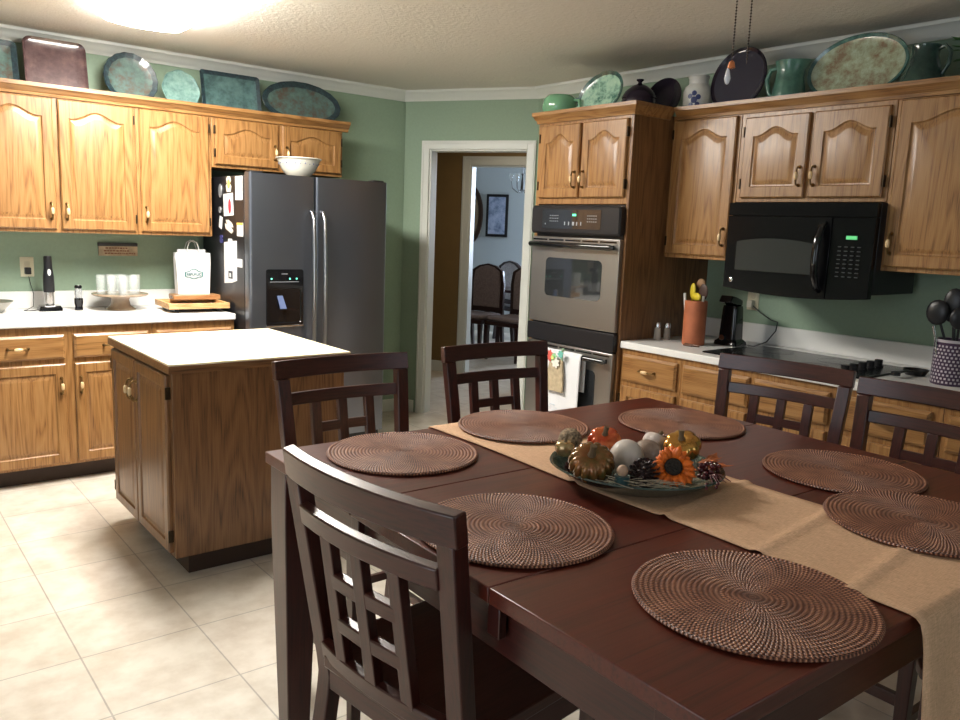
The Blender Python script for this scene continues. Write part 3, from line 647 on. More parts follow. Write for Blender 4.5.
# ------------------------------------------------------------------ chairs (origin under the top rail, seat towards local -y)
H = 1.05
def ylean(z): return -(H-z)*.155 if z > .56 else (-.076+(.56-z)*.15)
def make_chair(label):
    c = thing('dining_chair', label, 'chair', (0, 0, 0), 0, None)
    def xh(z): return .245-(H-z)*.048 if z > .56 else .2215
    def rail(name, z0, z1, x0, x1, th=.022, bow=.03, dy=0, mat=ESP[0], n=14):
        rs = []
        for i in range(n+1):
            x = x0+(x1-x0)*i/n; yo = bow*(1-(x/.245)**2)+dy
            ya, yb = ylean(z0)+yo, ylean(z1)+yo
            q_ = th/2*.155; rs.append([(x, ya-th/2, z0+q_), (x, ya+th/2, z0-q_), (x, yb+th/2, z1-q_), (x, yb-th/2, z1+q_)])
        return MB().rings(rs).build(name, mat, c, bevel=.003, smooth=30)
    rail('top_rail', H-.058, H, -.247, .247, .027)
    for nm, zt, hh in (('upper_cross_rail', H-.105, .040), ('lattice_rail', H-.212, .032), ('lattice_rail', H-.306, .032), ('lower_cross_rail', H-.402, .036)):
        e = xh(zt)-.04 if 'cross' in nm else .0995
        rail(nm, zt-hh, zt, -e, e, .022 if 'cross' in nm else .0195)
    for x in (-.10, 0, .10):
        rs = []
        for i in range(7):
            z = H-.412+.27*i/6; y = ylean(z)+.03*(1-(x/.245)**2)
            rs.append([(x-.0165, y-.0105, z), (x+.0165, y-.0105, z), (x+.0165, y+.0105, z), (x-.0165, y+.0105, z)])
        MB().rings(rs).build('slat', ESP[2], c, bevel=.002, smooth=20)
    for sg in (-1, 1):
        rs = []
        for z in (0, .2, .4, .52, .56, .60, .8, H-.056):
            x1 = sg*xh(z); x0 = sg*(xh(z)-.042); y = ylean(z) if z != .56 else -.074; dd = .017 if z > .1 else .013
            a, b_ = min(x0, x1), max(x0, x1); rs.append([(a, y-dd, z), (b_, y-dd, z), (b_, y+dd, z), (a, y+dd, z)])
        MB().rings(rs).build('leg', ESP[2], c, bevel=.003, smooth=25)
        rs = [[(sg*.2-h, -.455-h, z), (sg*.2+h, -.455-h, z), (sg*.2+h, -.455+h, z), (sg*.2-h, -.455+h, z)] for z, h in ((0, .015), (.45, .02), (.595, .02))]
        MB().rings(rs).build('leg', ESP[2], c, bevel=.003, smooth=25)
        for zz in (.20, .36): MB().box(sg*.2-.01, sg*.2+.01, -.44, ylean(zz)-.012, zz-.014, zz+.014).build('stretcher', ESP[1], c, bevel=.002)
        MB().box(sg*.2-.011, sg*.2+.011, -.436, -.078, .535, .595).build('apron', ESP[1], c, bevel=.002)
    for yy in (-.466, -.078): MB().box(-.182, .182, yy, yy+.02, .535, .595).build('apron', ESP[0], c, bevel=.002)
    MB().box(-.182, .182, -.465, -.445, .24, .275).build('footrest', ESP[0], c, bevel=.002)
    MB().box(-.182, .182, -.045, -.028, .24, .268).build('stretcher', ESP[0], c, bevel=.002)
    rs = []
    pl = [(-.228, -.035), (-.215, -.49), (-.19, -.502), (.19, -.502), (.215, -.49), (.228, -.035)]
    pl = [(-.174, -.038), (-.174, -.082), (-.226, -.085), (-.222, -.48), (-.19, -.502), (.19, -.502), (.222, -.48), (.226, -.085), (.174, -.082), (.174, -.038)]
    MB().prismz([(x, y) for x, y in pl], .595, .622).build('seat', wood('seat_wood', 1, (.04, .012, .008), (.062, .018, .011), (.08, .025, .015), rough=.3, coat=.3, fine=.7, cath=False), c, bevel=.004)
    return c
ch = make_chair('dark wooden lattice-back chair at the far side nearest the island')
ch.location = (1.300, 2.335, 0); ch.rotation_euler = (0, 0, 0)
R = math.radians
ch.rotation_euler.z = R(-.5)
copy_thing(ch, (1.982, 2.358, 0), R(-3.7), 'dark wooden lattice-back chair at the far side nearest the ovens')
copy_thing(ch, (2.698, 1.562, 0), R(-80), 'dark wooden chair pushed back before the cooktop cabinets, beside the runner corner')
copy_thing(ch, (2.652, 1.012, 0), R(-91), 'dark wooden chair at the cooktop side nearest the utensil crock')
copy_thing(ch, (.702, 1.183, 0), R(96.5), 'foreground dark wooden lattice-back chair, its curved top rail catching bright light')
copy_thing(ch, (1.93, .135, 0), R(180), 'dark wooden chair tucked under the table end where the runner hangs')
for o in COL.objects:
    if o.name.startswith('dining_chair'): o['group'] = 'lattice-back chairs around the dining table'

# ------------------------------------------------------------------ runner and placemats
TZ = .9145
path = []                                    # (y, z) over the far edge, along the top, down the near edge
for i in range(5): path.append((1.864+.003*math.sin(i), .80+.025*i))
path += [(1.862, .908), (1.854, .9167)]
for i in range(1, 120): path.append((1.850-(1.850-.50)*i/120, TZ+.0022))
path += [(.500, .9167), (.489, .9145), (.481, .907), (.477, .89)]
for i in range(1, 16): path.append((.475-.004*i/4, .89-.028*i))
mb = MB(); rs = []
for k, (y, z) in enumerate(path):
    row = []
    for j in range(17):
        x = 1.303+.365*j/16; dz = 0; dy = 0
        if 6 < k < 126:
            for yc in (1.28, 1.02, .80, .62): dz += .007*math.exp(-((y-yc-.05*(j/16-.5))/.010)**2)
        elif k > 126: dy = -(.010+.010*math.sin(j*.9+.4))*min(1, (.91-z)*4)
        row.append((x+.004*math.sin(y*9+j*.1), y+dy, z+dz))
    rs.append(row)
mb.rings(rs, close=False, cap0=False, cap1=False)
o = mb.build('table_runner', M['burlap'], smooth=80, loc=tuple(TD-TQ @ TD+Vector((-.020, 0, 0))), rot=(0, 0, math.radians(-1.3))); q = o.modifiers.new('thickness', 'SOLIDIFY'); q.thickness = .0018; q.offset = 1
tag(o, 'long tan burlap runner lying along the table and hanging over both ends', 'table runner')
def placemat(): 
    prof = [(.0005, .001)]
    prof.append((.186, 0)); prof += [(.1905, .002), (.192, .0045), (.1905, .007), (.187, .0085), (.184, .0075)]
    r = .1825; step = .0086; k = 21
    while k > 0:
        for a in (1.0, .75, .5, .25):
            rr = (k-1+a)*step; 
            if rr < .183: prof.append((rr,   .0066+.0005*math.sin(PI*(a))))
        k -= 1
    prof.append((.0005, .0062)); return MB().lathe(prof, n=72)
pm = placemat().build('placemat', M['weave'], smooth=60)
tag(pm, 'round woven placemat by the table corner nearest the island', 'placemat', 'round woven placemats')
spots = [(1.097, 1.655, TZ, 0, None), (.997, 1.107, TZ, 1, 'round woven placemat right behind the foreground chair'),
         (1.115, .660, TZ, 2, 'largest round woven placemat, at the nearest table corner beside the runner'),
         (1.540, 1.693, TZ+.006, 3, 'round woven placemat lying across the far end of the runner'),
         (2.012, 1.490, TZ, 4, 'round woven placemat at the table corner nearest the ovens, past the gold pumpkin'),
         (1.953, .945, TZ, 5, 'round woven placemat before the chairs at the cooktop side, wholly off the runner'),
         (1.725, .655, TZ+.006, 6, 'round woven placemat overlapping the runner and cut off by the picture edge')]
for x, y, z, k, lb in spots:
    o = pm
    if lb: o = pm.copy(); COL.objects.link(o); o['label'] = lb
    o.location = (x, y, z); o.rotation_euler = (0, 0, k*.8)

# ------------------------------------------------------------------ centrepiece platter
PX, PY, PZ = 1.425, 1.172, TZ+.0045
pl = thing('platter', 'shallow blue-green pottery platter in the middle of the runner', 'platter', (PX, PY, PZ), R(-50))
MB().lathe([(.001, 0), (.12, 0), (.128, .003), (.165, .020), (.196, .038), (.201, .041), (.199, .0445), (.193, .043), (.162, .026), (.125, .0095), (.001, .008)], n=48, sy=.93).build('dish', M['pot_dkgreen'] if 0 else mottled('platter_glaze', (.02, .032, .028), (.035, .06, .048), (.07, .105, .08), 22), pl, smooth=60)
def gourd(name, label, c, r, n, h, mat, rot=None, depth=.12, stem=True, smat=None, cat='pumpkin'):
    t = thing(name, label, cat, c)
    rib = lambda a, rr, z: 1-depth*abs(math.sin(a*n/2+PI/2))**2.2 if rr > r*.12 else 1
    rib = lambda a, rr, z: 1-depth*(1-abs(math.cos(a*n/2)))**1.4 if rr > r*.1 else 1
    prof = []
    for i in range(15):
        f = PI*i/14; rr = r*math.sin(f)**.8+1e-4; zz = -h*math.cos(f)*.5
        if i > 10: zz -= h*.16*((i-10)/4)**1.5
        if i < 3: zz += h*.06*((3-i)/3)
        prof.append((max(rr, .0005), zz+h/2))
    MB().lathe(prof, n=n*8, rib=rib, rot=rot).build('body', mat, t, smooth=70)
    if stem:
        p = [Vector((0, 0, h*.80)), Vector((.002, 0, h*.98)), Vector((.008, .002, h*1.18))]
        if rot: p = [rot @ q for q in p]
        MB().tube(p, [r*.22, r*.13, r*.15], 8).build('stem', smat or plain('dry_stem', (.15, .10, .05), .6), t)
    return t
met = lambda n, c, r=.2: plain(n, c, r, .55, coat=.6)
def two_tone(name, c1, c2, sc=18, rough=.18, metal=.5):
    m_ = mottled(name, c1, tuple((a+b)/2 for a, b in zip(c1, c2)), c2, sc, rough); m_.node_tree.nodes['Principled BSDF'].inputs['Metallic'].default_value = metal; return m_
gourd('pumpkin', 'green-gold metallic ribbed pumpkin at the near edge of the platter', (1.292, 1.188, PZ+.038), .052, 14, .072, two_tone('bronze_green', (.13, .11, .03), (.36, .12, .04), 26, .2, .4), Matrix.Rotation(.5, 3, 'Y') @ Matrix.Rotation(.55, 3, 'X') if 0 else Matrix.Rotation(.6, 3, Vector((.65, -.76, 0))), .13)
gourd('pumpkin', 'red and orange shiny ribbed pumpkin at the back of the platter', (1.472, 1.315, PZ+.034), .043, 8, .062, two_tone('red_orange_glass', (.45, .02, .01), (.75, .22, .05), 9, .12, .3), Matrix.Rotation(.5, 3, Vector((.65, -.76, 0))), .12)
gourd('pumpkin', 'bright gold metallic pumpkin behind the sunflower', (1.572, 1.150, PZ+.046), .046, 8, .062, two_tone('gold_leaf', (.50, .20, .03), (.80, .48, .12), 10, .2, .8), Matrix.Rotation(.5, 3, Vector((.3, -.95, 0))), .12)
t = gourd('gold_ornament', 'small pale gold round ornament beside the wicker ball', (1.330, 1.312, PZ+.038), .024, 6, .044, two_tone('pale_gold', (.40, .22, .10), (.62, .52, .24), 14, .22, .6), None, .03, cat='ornament')
o = MB().sphere((0, 0, 0), .029, 24, sz=.95).build('wicker_ball', plain('dry_wicker', (.30, .22, .14), .85, noise=.7, nscale=160, bump=1), None, loc=(1.385, 1.350, PZ+.066)); tag(o, 'dry brown wicker ball at the far left of the platter', 'ornament')
o['label'] = 'dry brown wicker ball between the pale gold ornament and the red pumpkin'
o = MB().sphere((0, 0, 0), .040, 32, sz=1.1).build('white_gourd', plain('matt_white', (.66, .58, .52), .45), None, loc=(1.385, 1.168, PZ+.063)); tag(o, 'smooth white egg-shaped gourd in the centre of the platter', 'gourd')
o = MB().sphere((0, 0, 0), .034, 28, sz=.85).build('striped_gourd', two_tone('taupe_striped', (.24, .16, .12), (.48, .36, .28), 22, .5, 0), None, loc=(1.475, 1.182, PZ+.062)); tag(o, 'taupe veined gourd between the white one and the sunflower', 'gourd')
gt = gourd('white_gourd', 'small white knobbly gourd behind the taupe one', (1.530, 1.215, PZ+.046), .032, 5, .050, plain('pinkish_white', (.68, .58, .52), .5), Matrix.Rotation(.6, 3, 'Y'), .1, cat='gourd')
# acorn candle: teal cup with pale knob
t = thing('acorn_cup', 'tiny teal cup holding a pale wooden egg at the near platter rim', 'ornament', (1.292, 1.098, PZ+.030))
MB().lathe([(.001, 0), (.014, 0), (.0165, .004), (.0155, .024), (.0175, .027), (.001, .027)], n=20).build('cup', M['pot_teal'], t, smooth=50)
MB().sphere((0, 0, .037), .0125, 16, sz=1.05).build('egg', plain('pale_wood_egg', (.55, .36, .24), .5), t)
# pinecone: scales on a cone
def pinecone(label, c, r, h, tilt, col=(.035, .016, .014)):
    b = MB(); b.lathe([(.001, 0), (r*.5, h*.12), (r*.55, h*.4), (r*.3, h*.85), (.001, h)], n=12); b.mat(0)
    N_ = 78
    for i in range(N_):
        f = i/(N_-1); a = i*2.39996; z = h*(.06+.9*f); rr = r*(math.sin(PI*min(1, .18+.80*f))**.7); L = rr; wv = r*.22*(1.05-f*.5)
        ca, sa = math.cos(a), math.sin(a); def_ = lambda u, v_, zz: (ca*u-sa*v_, sa*u+ca*v_, zz)
        b.add([def_(L*.3, -wv*.4, z-.003), def_(L*.3, wv*.4, z-.003), def_(L, wv, z+.004), def_(L*1.08, 0, z+.008), def_(L, -wv, z+.004), def_(L*.95, 0, z+.001)], [(0, 1, 2, 5), (0, 5, 4), (5, 2, 3), (5, 3, 4)])
    o = b.build('pinecone', plain('dark_pinecone', col, .35, noise=.5, nscale=50), None, smooth=0, loc=c, rot=tilt); q = o.modifiers.new('t', 'SOLIDIFY'); q.thickness = .0015
    return tag(o, label, 'pinecone')
pinecone('dark brown pinecone lying beside the sunflower in the platter', (1.362, 1.092, PZ+.020), .036, .068, (.15, -.25, 0))
o = pinecone('reddish brown pinecone tucked under the green-gold pumpkin', (1.300, 1.248, PZ+.014), .022, .040, (.2, -.3, 0), (.10, .03, .02))
# sunflower
sf = thing('sunflower', 'orange silk sunflower with a dark centre facing the camera on the platter', 'flower', (1.398, 1.046, PZ+.072))
sf['label'] = 'orange silk sunflower with a dark centre leaning on the pinecone'
fx = Vector((-.66, -.55, .52)).normalized(); qm = fx.to_track_quat('Z', 'Y').to_matrix()
MB().lathe([(.001, -.006), (.018, -.004), (.0195, .003), (.016, .008), (.008, .0075), (.001, .007)], n=28, rot=qm).build('flower_centre', plain('dark_seed_head', (.022, .016, .010), .8, noise=.5, nscale=200, bump=1), sf)
b = MB()
for ly in range(2):
    for i in range(19):
        a = 2*PI*(i+.5*ly)/19; L = .048+.004*math.sin(i*5.3)-.004*ly; wd = .0078; pts = []
        for f, wf, hz in ((.36, .6, 0), (.6, 1, .005), (.85, .75, .004), (1, .08, -.001)):
            for sg in (-1, 0, 1):
                rr = L*f; p = Vector((rr*math.cos(a)-sg*wd*wf*math.sin(a), rr*math.sin(a)+sg*wd*wf*math.cos(a), hz-.003*ly-(.0015 if sg else 0)+.004*math.sin(i*2.1)*f)); pts.append(qm @ p)
        b.add(pts, [(k*3+j, k*3+j+1, k*3+j+4, k*3+j+3) for k in range(3) for j in range(2)])
o = b.build('petals', plain('orange_silk', (.78, .15, .012), .6, noise=.35, nscale=60), sf, smooth=60); q = o.modifiers.new('t', 'SOLIDIFY'); q.thickness = .0006
# autumn leaves, berries, raffia
lv = thing('leaf_sprig', 'sprig of orange and russet silk leaves hanging over the far platter rim', 'leaves', (1.535, 1.070, PZ+.040))
lv['label'] = 'sprig of orange and russet silk leaves behind the sunflower'
lm = plain('russet_leaf', (.42, .12, .035), .6, noise=.4, nscale=40)
for i in range(11):
    a = -1.9+i*.27+random.uniform(-.2, .2); L = random.uniform(.045, .085); d = Vector((math.cos(a), math.sin(a), random.uniform(-.12, .35))).normalized(); sd = d.cross(Vector((0, 0, 1))).normalized(); st = Vector((random.uniform(-.02, .02), random.uniform(-.02, .02), .008*(i % 3)))
    pts = [st, st+d*L*.25+sd*.012, st+d*L*.4+sd*.006, st+d*L*.55+sd*.013, st+d*L*.75+sd*.005, st+d*L, st+d*L*.75-sd*.005, st+d*L*.55-sd*.013, st+d*L*.4-sd*.006, st+d*L*.25-sd*.012]
    b = MB().add([*pts, st+d*L*.5+Vector((0, 0, .004))], [(j, (j+1) % 10, 10) for j in range(10)])
    o = b.build('leaf', lm, lv, smooth=0); q = o.modifiers.new('t', 'SOLIDIFY'); q.thickness = .0006
bm_ = plain('dark_red_berry', (.09, .012, .016), .25, coat=.4)
br = thing('berry_pick', 'cluster of dark red berries beside the sunflower near the platter rim', 'berries', (1.498, 1.030, PZ+.046))
b = MB()
for i in range(34): b.sphere((random.gauss(0, .015), random.gauss(0, .014), random.uniform(-.012, .022)), random.uniform(.0045, .007), 8)
o = b.build('berries', bm_, br); o['kind'] = 'stuff'
b = MB()
for i in range(7):
    a = -2.3+.14*i; b.tube([(0, 0, 0), (.035*math.cos(a), .035*math.sin(a), .006), (.06*math.cos(a), .06*math.sin(a), -.004+.004*(i % 2))], .0009, 5)
b.build('twigs', plain('red_twig', (.16, .03, .03), .6), br)
bd = MB()
for i in range(5): bd.sphere((-.075+.012*i, -.055+.01*math.sin(i*2), -.006+.004*(i % 2)), .004, 8)
bd.build('hanging_berries', bm_, br)['kind'] = 'stuff'
b = MB()
for i in range(14):
    a0 = R(random.uniform(190, 232)); pts = []; r0 = random.uniform(.150, .186); ph = random.uniform(0, 6); z0 = random.uniform(.040, .052)
    for q in range(12):
        a1 = a0+q*.045; rr = r0+.010*math.sin(ph+q*.42); pts.append((PX+rr*math.cos(a1), PY+rr*math.sin(a1), PZ+z0+.003*math.sin(q*.6+ph)))
    b.tube(pts, .0007, 5)
o = b.build('raffia_strands', plain('raffia', (.50, .40, .28), .7)); tag(o, 'loose pale raffia strands along the near platter rim', 'raffia', kind='stuff')
MB_leaf = None

# ------------------------------------------------------------------ things on the back wall counter
CZ = .914
b = MB(); b.lathe([(.001, 0), (.055, 0), (.06, .004), (.085, .03), (.115, .062), (.118, .064), (.116, .066), (.083, .034), (.055, .008), (.001, .006)], n=40)
o = b.build('metal_bowl', plain('pewter', (.40, .38, .34), .3, .8), smooth=60, loc=(.665, 5.215, CZ)); tag(o, 'shallow pewter bowl at the left end of the back counter', 'bowl'); o['label'] = 'shallow pewter bowl on the counter beyond the wine opener'
wo = thing('electric_wine_opener', 'upright black and steel electric wine opener on its charging base', 'wine opener', (.972, 5.245, CZ))
MB().rings([[(x, y, z) for x, y in rrect(-.062*s, .062*s, -.052*s, .052*s, .02*s)] for z, s in ((0, 1), (.014, 1), (.030, .86))]).build('charging_base', M['black'], wo, smooth=40)
MB().lathe([(.001, .030), (.024, .030), (.0255, .036), (.0255, .108), (.001, .108)], n=28).build('foil_cutter_cup', plain('brushed_cup', (.52, .50, .48), .25, .9), wo, smooth=40)
MB().lathe([(.001, .108), (.0285, .108), (.031, .118), (.029, .20), (.023, .25), (.0215, .312), (.019, .318), (.001, .319)], n=28).build('handle_body', M['blackmat'], wo, smooth=40)
MB().rings([[(.0088*math.cos(2*PI*i/18), y, .225+.019*math.sin(2*PI*i/18)) for i in range(18)] for y in (-.022, -.0295)]).build('logo_oval', M['white'], wo)
b = MB(); b.tube([(-.05, .0, .008), (-.085, -.015, .004), (-.12, -.025, .0045), (-.135, -.005, .004), (-.115, .03, .004), (-.075, .06, .02), (-.06, .125, .09), (-.072, .138, .150), (-.078, .142, .190)], .0022, 6); b.build('cord', M['blackmat'], wo)
def outlet(label, loc, rz, plug):
    t = thing('wall_outlet', label, 'outlet', loc, rz)
    MB().rings([[(x, y, z) for x, z in rrect(-.036*s, .036*s, -.058*s, .058*s, .004)] for y, s in ((0, 1), (-.004, 1), (-.006, .95))]).build('cover_plate', plain('ivory_plastic', (.66, .62, .46), .35), t, smooth=40)
    for zz in (-.02, .02): MB().rings([[(x, y, z+zz) for x, z in rrect(-.015, .015, -.013, .013, .006)] for y in (-.0061, -.0075)]).build('socket', plain('ivory_socket', (.58, .54, .40), .35), t)
    if plug: MB().rings([[(x, y, z-.022) for x, z in rrect(-.016, .016, -.02, .02, .005)] for y in (-.0076, -.04)]).build('plug', M['blackmat'] if plug == 1 else M['whiteglaze'], t, bevel=.002)
    return t
outlet('ivory wall outlet with a black plug beside the wine opener', (.888, YW-.0005, 1.160), 0, 1)
gr = thing('pepper_grinder', 'small black grinder with a clear waist next to the wine opener', 'grinder', (1.122, 5.215, CZ))
MB().lathe([(.001, 0), (.023, 0), (.024, .006), (.0225, .014), (.0205, .022), (.0225, .034), (.0245, .048), (.0245, .072), (.001, .072)], n=28).build('grinder_base', M['black'], gr, smooth=40)
MB().lathe([(.001, .072), (.0195, .072), (.0205, .10), (.018, .132), (.001, .132)], n=28).build('clear_body', plain('smoky_clear', (.62, .64, .64), .08, trans=.7), gr, smooth=40)
MB().lathe([(.001, .132), (.0205, .132), (.021, .142), (.017, .150), (.001, .151)], n=28).build('cap', M['black'], gr, smooth=40)
csx, csy = 1.350, 5.19
cs = thing('cake_stand', 'footed taupe cake stand with drinking glasses on it', 'cake stand', (csx, csy, CZ))
MB().lathe([(.001, .004), (.085, 0), (.090, .003), (.080, .010), (.058, .026), (.050, .060), (.060, .080), (.150, .086), (.160, .094), (.158, .099), (.148, .094), (.001, .092)], n=48).build('stand', plain('taupe_glaze', (.30, .22, .15), .25, coat=.4, noise=.3, nscale=9), cs, smooth=50)
gl0 = None; gi = 0
gp = [(-.10, .03), (-.035, .072), (.035, .075), (.10, .03), (-.055, -.035), (.0, .012), (.065, -.035), (-.0, -.085)]
glab = ['clear drinking glass at the outer side of the cake stand towards the grinder', 'clear drinking glass at the back of the cake stand nearer the grinder', 'clear drinking glass at the back of the cake stand nearer the paper bag', 'clear drinking glass at the outer side of the cake stand towards the paper bag',
        'clear drinking glass in front on the cake stand towards the grinder', 'clear drinking glass in the very middle of the cake stand', 'clear drinking glass in front on the cake stand towards the paper bag', 'foremost clear drinking glass on the cake stand']
for (gx, gy), lb in zip(gp, glab):
    if gl0 is None:
        gl0 = MB().lathe([(.001, 0), (.0255, 0), (.0285, .115), (.0262, .115), (.0235, .008), (.001, .007)], n=28).build('drinking_glass', M['glass'], smooth=50); o = gl0
    else: o = gl0.copy(); COL.objects.link(o)
    o.location = (csx+gx, csy+gy, CZ+.0945); tag(o, lb, 'glass', 'glasses standing on the cake stand')
# wooden trays under the bag: tray local frame turned a little
wt = wood('light_tray_wood', 0, (.34, .17, .06), (.50, .28, .11), (.62, .38, .17), rough=.4, coat=.1)
tr = thing('wooden_tray', 'large rimmed light wood tray on dark feet under the smaller board', 'tray', (1.733, 5.050, CZ), R(-3))
for sx_ in (-.13, .13): MB().box(sx_-.012, sx_+.012, -.15, .13, 0, .024).build('foot', M['blackmat'], tr)
MB().box(-.182, .182, -.185, .15, .024, .034).build('tray_base', wt, tr, bevel=.002)
for a in ((-.182, .182, -.185, -.170), (-.182, .182, .135, .15), (-.182, -.167, -.170, .135), (.167, .182, -.170, .135)): MB().box(*a, .034, .058).build('rim', wt, tr, bevel=.002)
tr2 = thing('wooden_board', 'smaller reddish wood board across the tray with the bag on it', 'board', (1.790, 5.150, CZ+.0585), R(-6))
MB().box(-.145, .145, -.07, .07, .0, .030).build('board_slab', wood('reddish_board', 0, (.20, .08, .03), (.30, .14, .05), (.38, .20, .085), rough=.4), tr2, bevel=.004)
for sx_ in (-.148, .145): MB().box(sx_, sx_+.003, -.02, .03, .010, .02).build('grip', M['brass'], tr2)
bg = thing('paper_bag', 'white paper gift bag with a teal badge standing on the wooden board', 'bag', (1.782, 5.165, CZ+.0892), R(-3))
b = MB()
rings = []
for z, hw, hd in ((0, .098, .035), (.10, .102, .036), (.20, .106, .034), (.262, .107, .030)): rings.append([(-hw, -hd, z), (hw, -hd, z), (hw-.003, 0, z), (hw, hd, z), (-hw, hd, z), (-hw+.003, 0, z)])
b.rings(rings, cap1=False); o = b.build('bag_body', M['white'], bg, smooth=20); q = o.modifiers.new('t', 'SOLIDIFY'); q.thickness = .001
MB().prism([(-.092, .235), (.088, .235), (.084, .283), (-.090, .283)], -.003, .003).build('tissue_paper', plain('white_tissue', (.80, .81, .82), .8), bg)
for yy in (-.028, .028): MB().tube([(-.034, yy*.9, .245), (-.036, yy, .285), (-.024, yy, .325), (0, yy, .340), (.024, yy, .325), (.036, yy, .285), (.034, yy*.9, .245)], .0028, 8).build('rope_handle', M['white'], bg)
teal = plain('teal_print', (.07, .19, .19), .6)
def ring_strip(poly, wd, y):
    c = [sum(p[i] for p in poly)/len(poly) for i in (0, 1)]; inn = [(c[0]+(p[0]-c[0])*(1-wd), c[1]+(p[1]-c[1])*(1-wd)) for p in poly]; n = len(poly)
    return MB().add([(x, y-.0015, z) for x, z in poly]+[(x, y-.0015, z) for x, z in inn], [(i, (i+1) % n, (i+1) % n+n, i+n) for i in range(n)])
bp_ = [(-.058, .112), (-.058, .140), (-.030, .148), (-.018, .158), (0, .164), (.018, .158), (.030, .148), (.058, .140), (.058, .112), (.030, .106), (.016, .099), (0, .095), (-.016, .099), (-.030, .106)]
ring_strip(bp_, .16, -.0372).build('badge_outline', teal, bg); MB().add([(-.05, -.0392, .107), (.05, -.0392, .107), (.05, -.0392, .109), (-.05, -.0392, .109)], [(0, 1, 2, 3)]).build('badge_bar', plain('grey_teal_print', (.10, .18, .20), .6), bg)
text_mesh('REPUBLIC', 'badge_word', .021, plain('word_print', (.06, .16, .18), .6), bg, (0, -.0392, .126))
# little slate sign fixed to the wall
sg_ = thing('wall_sign', 'small dark-topped wooden sign with painted lines on the green backsplash wall', 'sign', (1.398, YW-.0005, 1.268))
MB().box(-.115, .115, -.012, 0, -.038, .022).build('sign_board', plain('cream_sign_paint', (.42, .33, .22), .6, noise=.3, nscale=30), sg_, bevel=.002)
MB().box(-.118, .114, -.020, 0, .022, .042).build('sign_top', plain('slate', (.05, .05, .05), .7), sg_, bevel=.002)
b = MB()
for zz, xa, xb in ((.010, -.075, .045), (-.007, -.085, .055), (-.023, -.080, .098)):
    x = xa
    while x < xb:
        L = random.uniform(.006, .016); b.box(x, x+L, -.0128, -.012, zz-.005+random.uniform(0, .002), zz+.004); x += L+random.uniform(.003, .006)
b.build('painted_lettering', plain('rust_paint', (.20, .07, .03), .6), sg_)
# bowl on the fridge
bw = thing('serving_bowl', 'white patterned bowl on top of the fridge', 'bowl', (2.340, 4.80, 1.7605))
MB().lathe([(.001, 0), (.062, 0), (.068, .006), (.078, .014), (.108, .05), (.130, .100), (.138, .112), (.144, .114), (.144, .119), (.136, .119), (.126, .104), (.100, .052), (.060, .016), (.001, .013)], n=56).build('bowl_body', M['whiteglaze'], bw, smooth=50)
b = MB()
for i in range(26):
    a = 2*PI*i/26; b.sphere((.1235*math.cos(a), .1235*math.sin(a), .080+.004*(i % 2)), .0045 if i % 2 else .003, 8)
b.build('painted_sprigs', plain('blue_sprig', (.14, .16, .26), .5), bw)
b = MB().sphere((.02, .0, .122), .022, 14, sx=1.3).sphere((.045, -.01, .132), .016, 12).sphere((.06, .01, .124), .014, 12)
MB().tube([(.075, -.06, .112), (.085, -.068, .124), (.10, -.07, .12), (.105, -.075, .09)], .005, 8).build('clip', plain('tan_clip', (.5, .38, .22), .5), bw)
o = b.build('garlic_bulbs', plain('garlic', (.62, .48, .32), .6)); o.location = (2.368, 4.800, 1.742); tag(o, 'tan lumps peeking out of the bowl on the fridge', 'food', kind='stuff')

# ------------------------------------------------------------------ pottery on top of the back wall cabinets (top at 2.13)
TOP = 2.13
def lean(deg): return R(deg)
def easel_hooks(parent, xs, z):
    for x in xs: MB().tube([(x, -.035, z+.028), (x, -.045, z+.012), (x, -.02, z+.003), (x, .03, z+.003)], .0045, 8).build('stand_hook', M['hinge'], parent)
def platter(name, label, cat, x, y, shape, w_, h_, rim, well, rimw=.02, tilt=12, rz=0, zoff=0, roll=0, scal=0, r=.03, hooks=True, depth=.02):
    t = thing(name, label, cat, (x, y, TOP+zoff), rz)
    def outl(s):
        if shape == 'rect': return [(a, c) for a, c in rrect(-w_/2+s, w_/2-s, -h_/2+s, h_/2-s, max(r-s*.6, .006), 6)]
        n = 72 if shape == 'oval' else 8; ww, hh = w_/2-s, h_/2-s; out = []
        if shape == 'oct':
            for i in range(64):
                a = 2*PI*i/64; k = 1+.045*abs(math.cos(4*a)) ; out.append((ww*math.cos(a)*k, hh*math.sin(a)*k))
            return out
        for i in range(n):
            a = 2*PI*i/n; k = 1+scal*math.cos(a*18); out.append((ww*math.cos(a)*k, hh*math.sin(a)*k))
        return out
    cr, sr = math.cos(roll), math.sin(roll); ct_, st_ = math.cos(R(tilt)), math.sin(R(tilt))
    vert = max(abs(-a*0) for a, c in outl(0)); ext = max(-( -a*sr+c*cr) for a, c in outl(0))
    def T(a, c, d):          # d = towards the viewer (-y)
        x_ = a*cr+c*sr; z_ = -a*sr+c*cr+ext; return (x_, z_*st_-d*ct_, z_*ct_+d*st_+.004)
    def ring(s, d): return [T(a, c, d) for a, c in outl(s)]
    MB().rings([ring(.03, 0), ring(.004, depth*.6), ring(0, depth), ring(.003, depth+.003), ring(rimw, depth*.72)], cap1=False).build('rim', rim, t, smooth=40)
    MB().rings([ring(rimw-.0005, depth*.72), ring(rimw+.018, .008), ring(rimw+.05 if min(w_, h_) > .15 else rimw+.03, .006)], cap0=False).build('well', well, t, smooth=40)
    if hooks: easel_hooks(t, (-w_*.18, w_*.18), 0)
    return t
Wy = 5.215
platter('square_plate', 'green-brown square plate with dark rim, cut off beside the mauve-brown tray', 'plate', .735, Wy, 'rect', .27, .275, M['pot_rim'], M['pot_mid'], .03, 14)
